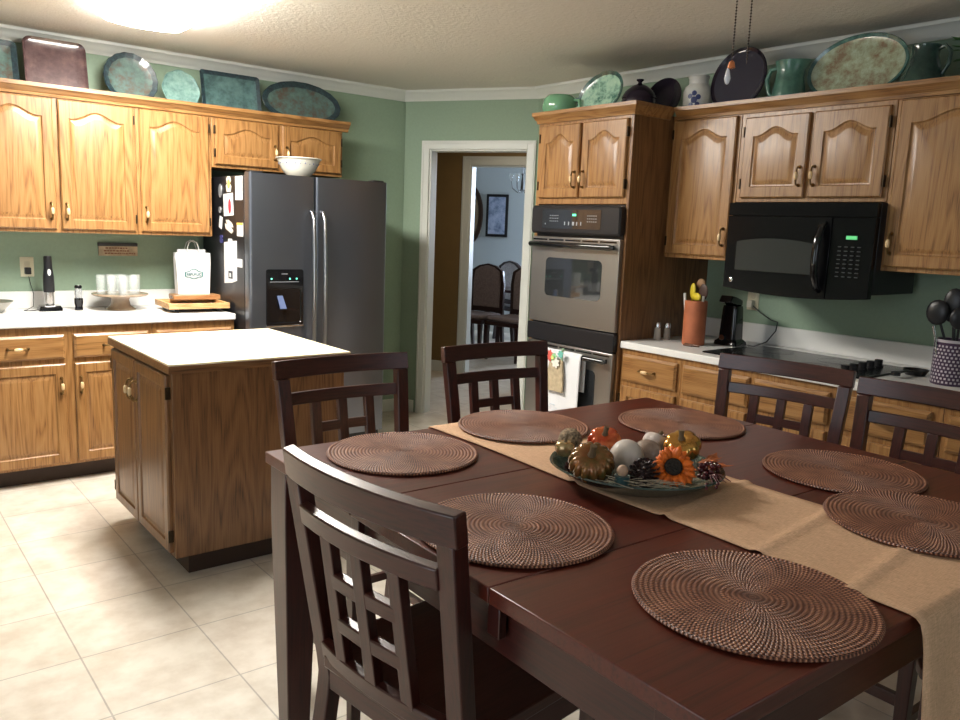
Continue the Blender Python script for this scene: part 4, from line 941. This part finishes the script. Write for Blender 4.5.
platter('serving_tray', 'mauve-brown rectangular tray with rolled rim on the cabinets', 'tray', 1.060, Wy, 'rect', .325, .318, M['pot_brown'], M['pot_brown'], .014, 12, r=.045)
platter('dinner_plate', 'round blue-green plate with a scalloped dark rim and rusty centre', 'plate', 1.462, Wy, 'oval', .310, .310, M['pot_rim'], M['pot_mid'], .030, 12, scal=.012)
platter('salad_plate', 'small pale aqua eight-sided plate between the round and rectangular ones', 'plate', 1.752, Wy-.01, 'oct', .225, .240, M['pot_pale'], M['pot_pale'], .014, 12)
platter('rectangular_platter', 'teal rectangular platter with a dark blue rim beside the oval one', 'platter', 2.078, Wy, 'rect', .395, .280, M['pot_rim'], M['pot_teal'], .026, 12, r=.02)
platter('oval_platter', 'teal oval platter with a dark scalloped rim over the fridge', 'platter', 2.575, Wy, 'oval', .580, .295, M['pot_rim'], M['pot_mid'], .040, 12, scal=.006)

# ------------------------------------------------------------------ pottery on top of the oven and microwave cabinets
bq = thing('green_bowl', 'glossy celadon green bowl with a loop handle on the oven cabinet', 'bowl', (3.43, 3.590, TOP))
MB().lathe([(.001, 0), (.055, 0), (.085, .03), (.105, .075), (.100, .125), (.078, .150), (.074, .150), (.094, .122), (.098, .075), (.001, .012)], n=40).build('bowl_body', M['pot_celadon'], bq, smooth=50)
MB().tube([(.02, -.098, .12), (.025, -.135, .115), (.025, -.140, .080), (.02, -.103, .065)], .009, 10).build('handle', M['pot_celadon'], bq, smooth=60)
mg = thing('dark_mug', 'dark blue mug between the green bowl and the leaning oval plate', 'mug', (3.62, 3.62, TOP))
MB().lathe([(.001, 0), (.04, 0), (.045, .05), (.042, .10), (.048, .16), (.043, .16), (.036, .10), (.001, .02)], n=28).build('mug_body', plain('navy_glaze', (.015, .02, .06), .15, coat=.5), mg, smooth=50)
MB().tube([(-.02, -.04, .13), (-.035, -.07, .12), (-.035, -.075, .06), (-.02, -.045, .04)], .006, 8).build('handle', plain('navy_glaze_handle', (.015, .02, .06), .15, coat=.5), mg)
platter('leaning_platter', 'mint and dark green oval platter leaning on the oven cabinet', 'platter', 3.47, 3.315, 'oval', .345, .255, M['pot_rim'] if 0 else mottled('dark_green_rim', (.012, .05, .045), (.03, .09, .08), (.08, .17, .14), 26), M['pot_lime'], .022, 10, rz=RR-.0, roll=-.30, scal=.004, zoff=.0)
tp = thing('casserole_dish', 'round lidded aubergine casserole at the oven cabinet corner', 'casserole', (3.475, 3.020, TOP))
MB().lathe([(.001, 0), (.070, 0), (.088, .03), (.094, .075), (.090, .085), (.001, .085)], n=40).build('pot_body', M['pot_plum'], tp, smooth=50)
MB().lathe([(.095, .085), (.093, .095), (.076, .122), (.045, .148), (.020, .158), (.012, .163), (.010, .172), (.020, .180), (.020, .186), (.001, .190)], n=40).build('lid', M['pot_plum'], tp, smooth=50)
platter('dark_plate', 'dark plum round plate behind the lidded casserole', 'plate', 3.72, 3.065, 'oval', .255, .235, M['pot_plum'], M['pot_plum'], .03, 12, rz=RR)
jr = thing('stoneware_jar', 'grey-white stoneware jar with a blue flower painted on it', 'jar', (3.745, 2.838, TOP))
MB().lathe([(.001, 0), (.070, 0), (.078, .008), (.078, .135), (.070, .160), (.052, .175), (.052, .205), (.058, .212), (.054, .220), (.046, .218), (.044, .18), (.066, .150), (.001, .02)], n=40).build('jar_body', plain('salt_glaze', (.60, .60, .56), .3, coat=.3, noise=.1, nscale=20), jr, smooth=50)
b = MB()
for (dx, dz, r_o) in ((0, .085, .018), (-.022, .105, .014), (.022, .10, .014), (0, .12, .014), (-.016, .06, .013), (.018, .062, .013), (.006, .035, .008), (.0, .022, .007)):
    a0 = -2.75+dx*13; pts = []
    cx_, cy_ = .0775*math.cos(a0), .0775*math.sin(a0); nn = Vector((math.cos(a0), math.sin(a0), 0)); tt = Vector((-nn.y, nn.x, 0))
    pts = [Vector((cx_, cy_, dz))+nn*.0015+tt*r_o*math.cos(2*PI*i/10)+Vector((0, 0, r_o*math.sin(2*PI*i/10)))-nn*(.0012*abs(math.cos(2*PI*i/10))*r_o/.018*1.2) for i in range(10)]
    b.add(pts+[Vector((cx_, cy_, dz))+nn*.002], [(i, (i+1) % 10, 10) for i in range(10)])
b.build('blue_flower', plain('cobalt_blue', (.03, .045, .15), .35), jr)
platter('dark_glass_plate', 'large dark round plate with a glossy inner ring beside the stoneware jar', 'plate', 3.74, 2.600, 'oval', .33, .345, M['pot_plum'], plain('dark_violet_glaze', (.030, .030, .050), .06, coat=.8), .018, 12, rz=RR)
MB_ = None
def pitcher(name, label, loc, rz, prof, mat, hpts, hr, spout=.25, cat='pitcher'):
    t = thing(name, label, cat, loc, rz)
    zt = max(z for r, z in prof)
    def rib(a, r, z): 
        k = max(0, (z/zt-.72)/.28); return 1+spout*k*max(0, math.cos(a))**6 
    MB().lathe(prof, n=48, rib=rib).build('body', mat, t, smooth=50)
    MB().tube(hpts, hr, 10).build('handle', mat, t, smooth=60); return t
# rz: local +x is the spout
pitcher('pitcher', 'copper-green pottery pitcher with spout pointing at the oval platter', (3.70, 2.268, TOP), -PI/2+.15,
        [(.001, 0), (.072, 0), (.080, .02), (.078, .07), (.066, .13), (.062, .17), (.074, .215), (.070, .215), (.057, .17), (.060, .13), (.001, .02)], M['pot_green'],
        [(-.058, 0, .19), (-.098, 0, .185), (-.115, 0, .14), (-.100, 0, .075), (-.070, 0, .045)], .011, .35)
o = MB().lathe([(.001, 0), (.045, 0), (.058, .05), (.052, .11), (.032, .16), (.040, .205), (.036, .205), (.028, .16), (.001, .02)], n=32).build('vase', plain('grey_teal_glaze', (.12, .19, .18), .3), smooth=50, loc=(3.87, 2.20, TOP)); tag(o, 'grey-teal vase half hidden between green pitcher and big oval platter', 'vase')
platter('big_oval_platter', 'largest oval platter, speckled cream-green with teal rim, above the microwave', 'platter', 3.735, 1.968, 'oval', .475, .312, mottled('teal_rim_glaze', (.02, .07, .065), (.045, .13, .12), (.10, .22, .19), 20), M['pot_cream'], .018, 12, rz=RR, roll=-.03)
pitcher('pitcher', 'dark green glossy pitcher with loop handle beside the big oval platter', (3.73, 1.655, TOP), PI/2-.1,
        [(.001, 0), (.082, 0), (.092, .025), (.088, .07), (.066, .12), (.054, .165), (.060, .205), (.056, .205), (.048, .165), (.060, .12), (.001, .02)], M['pot_dkgreen'],
        [(-.052, 0, .185), (-.085, 0, .195), (-.108, 0, .17), (-.105, 0, .12), (-.078, 0, .075)], .009, .3)
pt = thing('potted_ivy', 'leafy green plant at the picture edge beside the dark green pitcher', 'plant', (3.74, 1.425, TOP))
MB().lathe([(.001, 0), (.05, 0), (.065, .09), (.060, .09), (.001, .07)], n=24).build('pot', M['pot_dkgreen'], pt, smooth=40)
b = MB()
for i in range(60):
    a = random.uniform(0, 2*PI); rr = random.uniform(.02, .10); z = .15+random.uniform(-.06, .08)-rr*.2; c_ = Vector((rr*math.cos(a), rr*math.sin(a), z)); d = Vector((math.cos(a), math.sin(a), random.uniform(-.3, .5))).normalized(); sd = d.cross(Vector((0, 0, 1))).normalized(); L = random.uniform(.03, .05)
    b.add([c_, c_+d*L*.4+sd*L*.35, c_+d*L, c_+d*L*.4-sd*L*.35], [(0, 1, 2, 3)])
o = b.build('foliage', plain('leaf_green', (.04, .14, .03), .5), pt, smooth=0); q = o.modifiers.new('t', 'SOLIDIFY'); q.thickness = .001

# ------------------------------------------------------------------ things on the cooktop counter
CT = .914
ck = thing('cooktop', 'black glass electric cooktop set in the white counter', 'cooktop', (3.40, 1.605, CT))
MB().rings([[(x, y, z) for x, y in rrect(0+s, .50-s, 0+s, .825-s, .012)] for z, s in ((0, 0), (.005, 0), (.007, .003))]).build('glass_top', M['ceran'], ck, smooth=30)
for (bx_, by_, br_) in ((.13, .30, .075), (.37, .30, .095), (.13, .62, .095), (.37, .62, .075)): 
    MB().lathe([(br_, .0071), (br_, .0074), (br_-.003, .0074), (br_-.003, .0071)], (bx_, by_, 0), 40, cap=False).build('burner_ring', plain('grey_ring', (.07, .07, .075), .3), ck)
for kx, ky in ((.07, .115), (.155, .118), (.24, .121), (.325, .124), (.41, .127)):
    MB().lathe([(.023, .007), (.023, .012), (.0175, .014), (.0185, .036), (.016, .039), (.001, .039)], (kx, ky, 0), 20).build('knob', M['blackmat'], ck, smooth=40)
sr_ = thing('spoon_rest', 'small black skillet-shaped spoon rest beyond the cooktop knobs', 'spoon rest', (3.765, 1.545, CT), R(176))
MB().lathe([(.001, .0), (.040, 0), (.052, .020), (.056, .026), (.052, .027), (.040, .008), (.001, .006)], n=32).build('dish', M['blackmat'], sr_, smooth=50)
b = MB(); b.box(.05, .150, -.009, .009, .018, .026); b.build('handle', M['blackmat'], sr_, bevel=.003)
MB().lathe([(.012, .010), (.020, .010), (.020, .026), (.012, .026), (.012, .010)], (.168, 0, 0), 20, cap=False).build('hanging_ring', M['blackmat'], sr_, smooth=50)
for (x, y, lb) in ((3.582, 2.862, 'steel-capped salt shaker nearer the ovens, against the cabinet side'), (3.622, 2.826, 'steel-capped pepper shaker nearer the terracotta crock')):
    t = thing('shaker', lb, 'shaker', (x, y, CT), 0, 'salt and pepper shakers')
    MB().lathe([(.001, 0), (.019, 0), (.020, .004), (.0165, .065), (.001, .065)], n=20).build('glass_body', plain('frosted_shaker_'+lb[12:16], (.55, .52, .46) if 'salt' in lb else (.30, .26, .22), .2), t, smooth=40)
    MB().lathe([(.001, .065), (.0172, .065), (.0175, .085), (.014, .094), (.001, .098)], n=20).build('cap', M['chrome'], t, smooth=50)
cr = thing('terracotta_crock', 'tall terracotta cylinder crock holding a yellow-handled utensil', 'crock', (3.60, 2.632, CT))
MB().lathe([(.001, 0), (.056, 0), (.060, .004), (.060, .235), (.057, .238), (.052, .234), (.052, .02), (.001, .018)], n=40).build('crock_body', plain('terracotta', (.40, .125, .055), .5, noise=.15, nscale=14), cr, smooth=40)
def utensil(name, label, pts, r, mat, head=None, hm=None, cat='utensil', group=None):
    t = thing(name, label, cat, pts[0], 0, group); o0 = Vector(pts[0])
    MB().tube([Vector(p)-o0 for p in pts], r, 8).build('handle', mat, t, smooth=60)
    if head:
        c_, rx, ry, rz_, q_ = head; c_ = Vector(c_)-o0
        MB().sphere(c_, 1, 16, 1, 1, 1).build('head', hm or mat, t, smooth=60)
        o_ = [x for x in t.children if x.name.startswith('head')][0]
        for v in o_.data.vertices: d = v.co-c_; v.co = c_+q_ @ Vector((d.x*rx, d.y*ry, d.z*rz_))
    return t
ym = plain('yellow_silicone', (.62, .48, .03), .4); wm = plain('white_plastic', (.62, .62, .60), .3); brm = plain('dark_brown_utensil', (.05, .02, .012), .5); woodm = plain('beech_spoon', (.28, .15, .07), .6)
I3 = Matrix.Identity(3); W2q = Matrix.Rotation(-.3, 3, 'Z')
utensil('yellow_spatula', 'yellow silicone spatula standing in the terracotta crock', [(3.61, 2.655, CT+.03), (3.60, 2.66, CT+.24)], .006, ym, ((3.60, 2.658, CT+.285), .010, .022, .045, W2q))
utensil('yellow_scraper', 'low rounded yellow scraper leaning at the front of the terracotta crock', [(3.585, 2.625, CT+.03), (3.575, 2.615, CT+.20)], .006, ym, ((3.574, 2.614, CT+.260), .012, .036, .022, W2q))
utensil('wooden_spoon', 'light wooden spoon rising highest from the terracotta crock', [(3.62, 2.62, CT+.03), (3.63, 2.63, CT+.29)], .006, woodm, ((3.632, 2.632, CT+.325), .010, .028, .030, I3))
utensil('brown_turner', 'dark brown flat turner in the terracotta crock', [(3.60, 2.60, CT+.03), (3.61, 2.600, CT+.24)], .006, brm, ((3.612, 2.600, CT+.285), .006, .030, .045, I3))
utensil('white_whisk', 'white-handled utensil on the oven side of the terracotta crock', [(3.57, 2.655, CT+.03), (3.565, 2.684, CT+.275)], .0075, wm)
utensil('white_peeler', 'white-handled utensil on the coffee maker side of the terracotta crock', [(3.60, 2.60, CT+.03), (3.585, 2.578, CT+.265)], .007, wm)
b = MB()
b.tube([(-.03, .04, .006), (-.045, .0, .008), (-.035, -.05, .006)], .006, 8).tube([(-.03, .05, .005), (-.06, .03, .006), (-.055, -.02, .006)], .005, 8)
o = b.build('napkin_ring', plain('brown_wood_ring', (.12, .05, .025), .4), smooth=60, loc=(3.565, 2.59, CT)); tag(o, 'small brown curved trinket lying before the terracotta crock', 'trinket')
km = thing('can_opener_machine', 'black upright electric can opener plugged in by the backsplash', 'can opener', (3.80, 2.535, CT), RR)
MB().rings([[(x, y, z) for x, y in rrect(-.062*s, .062*s, -.055*s+o_, .055*s+o_, .02)] for z, s, o_ in ((0, 1.15, 0), (.02, 1.1, 0), (.035, .85, 0), (.12, .8, 0), (.20, .74, .0), (.215, .70, 0))]).build('housing', M['black'], km, smooth=40)
MB().prismx([(-.075, .235), (-.01, .215), (.045, .215), (.045, .245), (-.01, .262), (-.055, .27)], -.045, .03).build('top_lever', M['black'], km, bevel=.006)
MB().lathe([(.016, 0), (.016, .006), (.001, .007)], (0, 0, 0), 16, rot=Matrix.Rotation(PI/2, 3, 'X')).build('cutting_wheel', M['chrome'], km, loc=(-.02, -.049, .04))
b = MB(); b.tube([(.055, .02, .02), (.09, .0, .012), (.16, -.02, .014), (.20, .03, .04), (.205, .10, .095), (.17, .17, .135), (.11, .20, .14), (.035, .215, .17), (-.018, .215, .205)], .003, 8); b.build('cord', M['blackmat'], km, smooth=60)
outlet('ivory wall outlet with a plug behind the can opener', (XW-.0005, 2.575, 1.15), RR, 2)
# utensil crock with dots
cc = thing('utensil_crock', 'plum crock covered in pale squares, full of black utensils', 'crock', (3.665, 1.362, CT))
MB().lathe([(.001, 0), (.072, 0), (.075, .004), (.075, .186), (.0765, .190), (.073, .190), (.069, .184), (.069, .02), (.001, .018)], n=48).build('crock_body', plain('plum_crock', (.05, .025, .06), .4), cc, smooth=40)
MB().lathe([(.0758, .180), (.077, .1915), (.0725, .1915), (.0725, .180)], n=48, cap=False).build('pale_rim', plain('pale_rim', (.45, .42, .45), .4), cc, smooth=40)
b = MB()
for j in range(11):
    for i in range(30):
        a = 2*PI*(i+.5*(j % 2))/30; z = .014+j*.015; h = .0042; n_ = Vector((math.cos(a), math.sin(a), 0)); t_ = Vector((-n_.y, n_.x, 0)); c_ = n_*.0758+Vector((0, 0, z))
        b.add([c_-t_*h-Vector((0, 0, h)), c_+t_*h-Vector((0, 0, h)), c_+t_*h+Vector((0, 0, h)), c_-t_*h+Vector((0, 0, h))], [(0, 1, 2, 3)])
b.build('square_dots', plain('pale_dots', (.48, .44, .48), .5), cc, smooth=0)
ut = plain('black_nylon', (.014, .014, .016), .35)
for i, (dx, dy, hx, hy, hz, rx, ry, rz_, lb, nm) in enumerate([
    (-.03, .03, -.045, .065, .315, .012, .036, .042, 'black nylon ladle leaning furthest towards the cooktop', 'ladle'), (-.01, .0, -.02, .014, .362, .010, .032, .045, 'black nylon spoon standing tallest in the dotted crock', 'serving_spoon'),
    (.03, .02, .04, .035, .325, .008, .034, .042, 'black nylon slotted turner at the wall side of the dotted crock', 'slotted_turner'), (.0, -.03, .0, -.05, .335, .010, .036, .044, 'black nylon turner standing in the dotted crock away from the cooktop', 'turner'),
    (-.035, -.02, -.06, -.03, .30, .012, .030, .036, 'black nylon spoon leaning to the front of the dotted crock', 'pasta_spoon')]):
    utensil(nm, lb, [(3.665+dx*.8, 1.362+dy*.8, CT+.03), (3.665+dx, 1.362+dy, CT+.19), (3.665+hx*.9, 1.362+hy*.9, CT+hz-.04)], .0055, ut, ((3.665+hx, 1.362+hy, CT+hz-.015), rx*1.3, ry*1.3, rz_*1.3, Matrix.Rotation(.15*i, 3, 'Z')), group='black utensils in the dotted crock')
utensil('steel_tongs', 'shiny steel tongs at the front of the dotted crock', [(3.615, 1.395, CT+.05), (3.598, 1.415, CT+.20), (3.592, 1.425, CT+.245)], [.005, .0065, .008], M['chrome'])

# ------------------------------------------------------------------ towels on the lower oven handle (world coords; handle axis x~3.241, z .793)
hxw = OX-.070; hzw = .793
def drape(name, label, y0, y1, front, back, off, mat, wav=.004, cat='towel', group=None, low=0, skew=0):
    rs = []; r0 = .0155+.004+off
    path = [(hxw+r0+.002, hzw-back*(1-i/8)) for i in range(8)]
    path += [(hxw+r0*math.cos(a), hzw+r0*math.sin(a)) for a in [PI*i/8 for i in range(9)]]
    path += [(hxw-r0-.001, hzw-front*(i/16)) for i in range(1, 17)]
    for k, (x, z) in enumerate(path):
        row = []
        for j in range(25):
            f = j/24; y = y0+(y1-y0)*f; s = max(0, k-16)/16
            row.append((x-(wav*(1+math.sin(f*13+1)))*s, y+skew*s, z-(low*f*s if k > 16 else 0)))
        rs.append(row)
    o = MB().rings(rs, close=False, cap0=False, cap1=False).build(name, mat, smooth=80); q = o.modifiers.new('t', 'SOLIDIFY'); q.thickness = .004; q.offset = 0
    return tag(o, label, cat, group)
tw = thing('dish_towel', 'long white dish towel hanging over the lower oven handle', 'towel', (hxw, 3.25, hzw))
o = drape('towel_cloth', None, 3.095, 3.405, .40, .20, 0, M['towel'], cat=None); o.parent = tw; o.matrix_parent_inverse = Matrix.Translation((-hxw, -3.25, -hzw))
b = MB()
for i in range(16):
    a = random.uniform(0, 2*PI); yy = random.uniform(-.085, .075); zz = random.uniform(-.36, -.29); b.tube([(-.0315, yy, zz), (-.0318, yy+.018*math.cos(a), zz+.010*math.sin(a))], .0014, 5)
o = b.build('faint_print', plain('pale_blue_print', (.50, .62, .72), .8), tw)
# tan mitt-like cloth clipped on with a flower
cl = thing('hanging_hand_towel', 'tan hand towel with a colourful flower top on the oven handle', 'towel', (hxw, 3.262, hzw))
MB().rings([[(x, y, z) for x, y in [( -.030-d, yb), (-.046-d*.5, yb+.0), (-.046-d*.5, yt), (-.030-d, yt)]] for z, yb, yt, d in ((-.03, -.045, .052, .0), (-.09, -.055, .066, .004), (-.16, -.062, .078, .006), (-.215, -.062, .082, .008))]).build('cloth', plain('tan_cotton', (.42, .34, .22), .9, noise=.2, nscale=40), cl, bevel=.004)
b = MB().tube([(-.026, -.03, -.06), (-.024, -.02, .01), (-.005, -.01, .030), (.022, -.01, .015), (.022, 0, -.03)], .007, 8); b.build('strap', plain('green_white_strap', (.30, .45, .28), .8), cl)
for k, (c3, r3, yy, zz, nm) in enumerate((((.60, .10, .08), .030, .055, -.012, 'red_petals'), ((.30, .62, .30), .022, .012, -.018, 'green_disc'), ((.72, .70, .62), .028, -.005, -.045, 'pale_petals'), ((.14, .42, .36), .020, -.045, .008, 'teal_petals'), ((.55, .62, .20), .012, .012, -.018, 'lime_button'))):
    b = MB(); poly = [(r3*(1+.18*math.cos(7*2*PI*i/42))*math.cos(2*PI*i/42), r3*(1+.18*math.cos(7*2*PI*i/42))*math.sin(2*PI*i/42)) for i in range(42)]
    x_ = -.047-.003*((k if k < 4 else 5)); b.rings([[(x, yy+a, zz+c_) for a, c_ in poly] for x in (x_, x_-.004)]); b.build(nm, plain(nm, c3, .8), cl)

# ------------------------------------------------------------------ ceiling fan pull chains over the table (fan body is above the frame)
fn = thing('ceiling_fan', 'dark ceiling fan over the table with two beaded pull chains hanging down', 'fan', (1.515, 1.065, ZC))
dk = plain('dark_fan_bronze', (.04, .025, .018), .4, .6)
MB().lathe([(.001, 0), (.07, 0), (.075, -.02), (.05, -.05), (.015, -.06), (.012, -.14), (.09, -.15), (.11, -.19), (.10, -.25), (.05, -.28), (.001, -.285)], n=32).build('motor', dk, fn, smooth=40)
for i in range(5):
    a = 2*PI*i/5+.35; q = Matrix.Rotation(a, 3, 'Z') @ Matrix.Rotation(.2, 3, 'X'); poly = [(.12, -.03), (.20, -.055), (.52, -.065), (.55, -.04), (.55, .04), (.52, .065), (.20, .055), (.12, .03)]
    MB().rings([[tuple(q @ Vector((x, y, z))+Vector((0, 0, -.20))) for x, y in poly] for z in (-.004, .004)]).build('blade', ESP[0], fn)
def chain(x, y, z0, z1, endm, er):
    b = MB(); n = int((z0-z1)/.0062)
    for i in range(n): b.sphere((x, y, z0-i*.0062), .0022, 6)
    b.tube([(x, y, z0), (x, y, z1)], .0008, 5)
    b.build('pull_chain', dk, fn)['kind'] = 'stuff'
    return (x, y, z1)
# world target points: (1.548,1.098,z 1.876) and (1.566,1.076,1.89)
a = chain(.036, .028, -.22, -.632, None, .01)
MB().lathe([(.002, 0), (.006, -.004), (.008, -.016), (.001, -.018)], n=14).build('copper_bell', plain('copper', (.75, .28, .12), .25, .9), fn, loc=a)
MB().lathe([(.001, 0), (.004, -.008), (.007, -.024), (.004, -.034), (.001, -.036)], n=14).build('crystal_drop', plain('white_crystal', (.75, .75, .78), .08, coat=.5), fn, loc=(a[0]-.003, a[1]+.006, a[2]-.014))
chain(.055, .004, -.22, -.640, None, .01)

# ------------------------------------------------------------------ dining room through the doorway
def W(u, v, z=0): p = U*u+V*v; return (p.x, p.y, z)
def dchair(label, u, v, rz, lit=False):
    t = thing('upholstered_chair', label, 'chair', W(u, v), rz, 'dark wood chairs in the dining room')
    dw = plain('dark_cherry', (.022, .006, .006), .3, coat=.3); up_ = plain('window_lit_upholstery' if lit else 'taupe_upholstery', (.55, .55, .60) if lit else (.20, .15, .14), .8, noise=.2, nscale=60)  # lit chair: window light put into a paler copy of the cloth colour
    fr_ = [(-.235, .50), (-.24, .85), (-.215, 1.00), (-.12, 1.055), (0, 1.08), (.12, 1.055), (.215, 1.00), (.24, .85), (.235, .50)]
    inn = [(x*.80, .56+(z-.5)*.86) for x, z in fr_]
    n = len(fr_); b = MB(); vs = [(x, y, z) for y in (.0, .045) for x, z in fr_+inn]; k = 2*n
    fs = []
    for i in range(n):
        j = (i+1) % n; fs += [(i, j, n+j, n+i), (k+i, k+n+i, k+n+j, k+j), (i, k+i, k+j, j), (n+i, n+j, k+n+j, k+n+i)]
    b.add(vs, fs); b.build('backrest_frame', dw, t, bevel=.006)
    MB().rings([[(x*.99, y, z) for x, z in inn] for y in (-.008, .04)]).build('back_cushion', up_, t, bevel=.01)
    MB().box(-.24, .24, -.46, .03, .40, .45).build('seat_frame', dw, t, bevel=.005); MB().box(-.225, .225, -.45, .0, .45, .50).build('seat_cushion', up_, t, bevel=.02)
    for sx_ in (-.215, .215):
        MB().rings([[(sx_-h, y-h, z), (sx_+h, y-h, z), (sx_+h, y+h, z), (sx_-h, y+h, z)] for z, y, h in ((0, .08, .015), (.4, .025, .022), (.52, .022, .022))]).build('leg', dw, t)
        MB().rings([[(sx_-h, -.44-h, z), (sx_+h, -.44-h, z), (sx_+h, -.44+h, z), (sx_-h, -.44+h, z)] for z, h in ((0, .014), (.3, .02), (.4, .024))]).build('leg', dw, t)
    return t
dchair('dark cherry dining room chair with taupe back, nearest the door lining', -3.44, 9.05, R(-72))
dchair('dark cherry dining room chair partly hidden by the doorway casing', -2.90, 8.95, R(-78))
dchair('dark cherry chair standing behind the other two in the dining room', -3.55, 10.25, R(-60+150), True)
dtb = thing('formal_dining_table', 'dark wood table in the room beyond, half hidden by its chairs', 'table', W(-2.9, 9.62), RZ)
MB().box(-.75, .75, -.30, .30, .72, .755).build('tabletop', plain('dark_cherry_top', (.03, .008, .008), .18, coat=.5), dtb, bevel=.004)
for sx_ in (-.65, .65):
    for sy_ in (-.22, .22): MB().box(sx_-.03, sx_+.03, sy_-.03, sy_+.03, 0, .72).build('leg', plain('dark_cherry_leg', (.022, .006, .006), .3), dtb, bevel=.004)
pf = thing('framed_picture', 'black-framed pale picture on the dining room wall', 'picture', W(-4.06, 10.999, 1.68), RZ)
MB().rings([[(x, y, z) for x, z in [(-.165*s, -.30*s), (.165*s, -.30*s), (.165*s, .30*s), (-.165*s, .30*s)]] for y, s in ((0, 1), (-.025, 1))]).build('frame', M['blackmat'], pf, bevel=.002)
MB().box(-.128, .128, -.027, -.025, -.262, .262).build('print', mottled('pale_blue_print_art', (.12, .17, .30), (.36, .44, .62), (.58, .64, .78), 6, .5), pf)
mr = thing('oval_mirror', 'dark oval mirror frame just showing past the lit door lining', 'mirror', W(-4.50, 10.999, 1.68), RZ)
MB().rings([[(hw*math.cos(2*PI*i/40), y, hh*math.sin(2*PI*i/40)) for i in range(40)] for y, hw, hh in ((0, .22, .44), (-.03, .22, .44), (-.035, .16, .38))]).build('frame', plain('dark_walnut', (.035, .018, .012), .3), mr)
MB().rings([[(.16*math.cos(2*PI*i/40), y, .38*math.sin(2*PI*i/40)) for i in range(40)] for y in (-.0352, -.037)]).build('mirror_glass', M['chrome'], mr)
cd = thing('chandelier', 'small glass and metal chandelier seen at the casing edge', 'chandelier', W(-3.13, 9.3, 2.10)); cd.scale = (.7, .7, 1)
dkc = plain('dull_nickel', (.12, .12, .12), .35, .8)
b = MB().tube([(0, 0, -.15), (0, 0, ZC-2.13)], .006, 8).lathe([(.001, .06), (.03, .05), (.012, .02), (.025, -.05), (.03, -.12), (.001, -.18)], n=16); b.build('stem', dkc, cd)
for i in range(6):
    a = 2*PI*i/6+.3; c_, s_ = math.cos(a), math.sin(a)
    MB().tube([(0, 0, -.12), (.08*c_, .08*s_, -.17), (.17*c_, .17*s_, -.12), (.19*c_, .19*s_, -.04)], .006, 8).build('arm', dkc, cd)
    MB().lathe([(.001, -.04), (.03, -.035), (.034, .0), (.045, .05), (.043, .05), (.03, .0), (.001, -.03)], (.19*c_, .19*s_, 0), 16).build('glass_shade', M['glass'], cd)
for o in list(COL.objects):
    if o.name.startswith('dining_chair.002'): o['label'] = 'dark wooden chair pulled back before the cooktop, whole back visible'
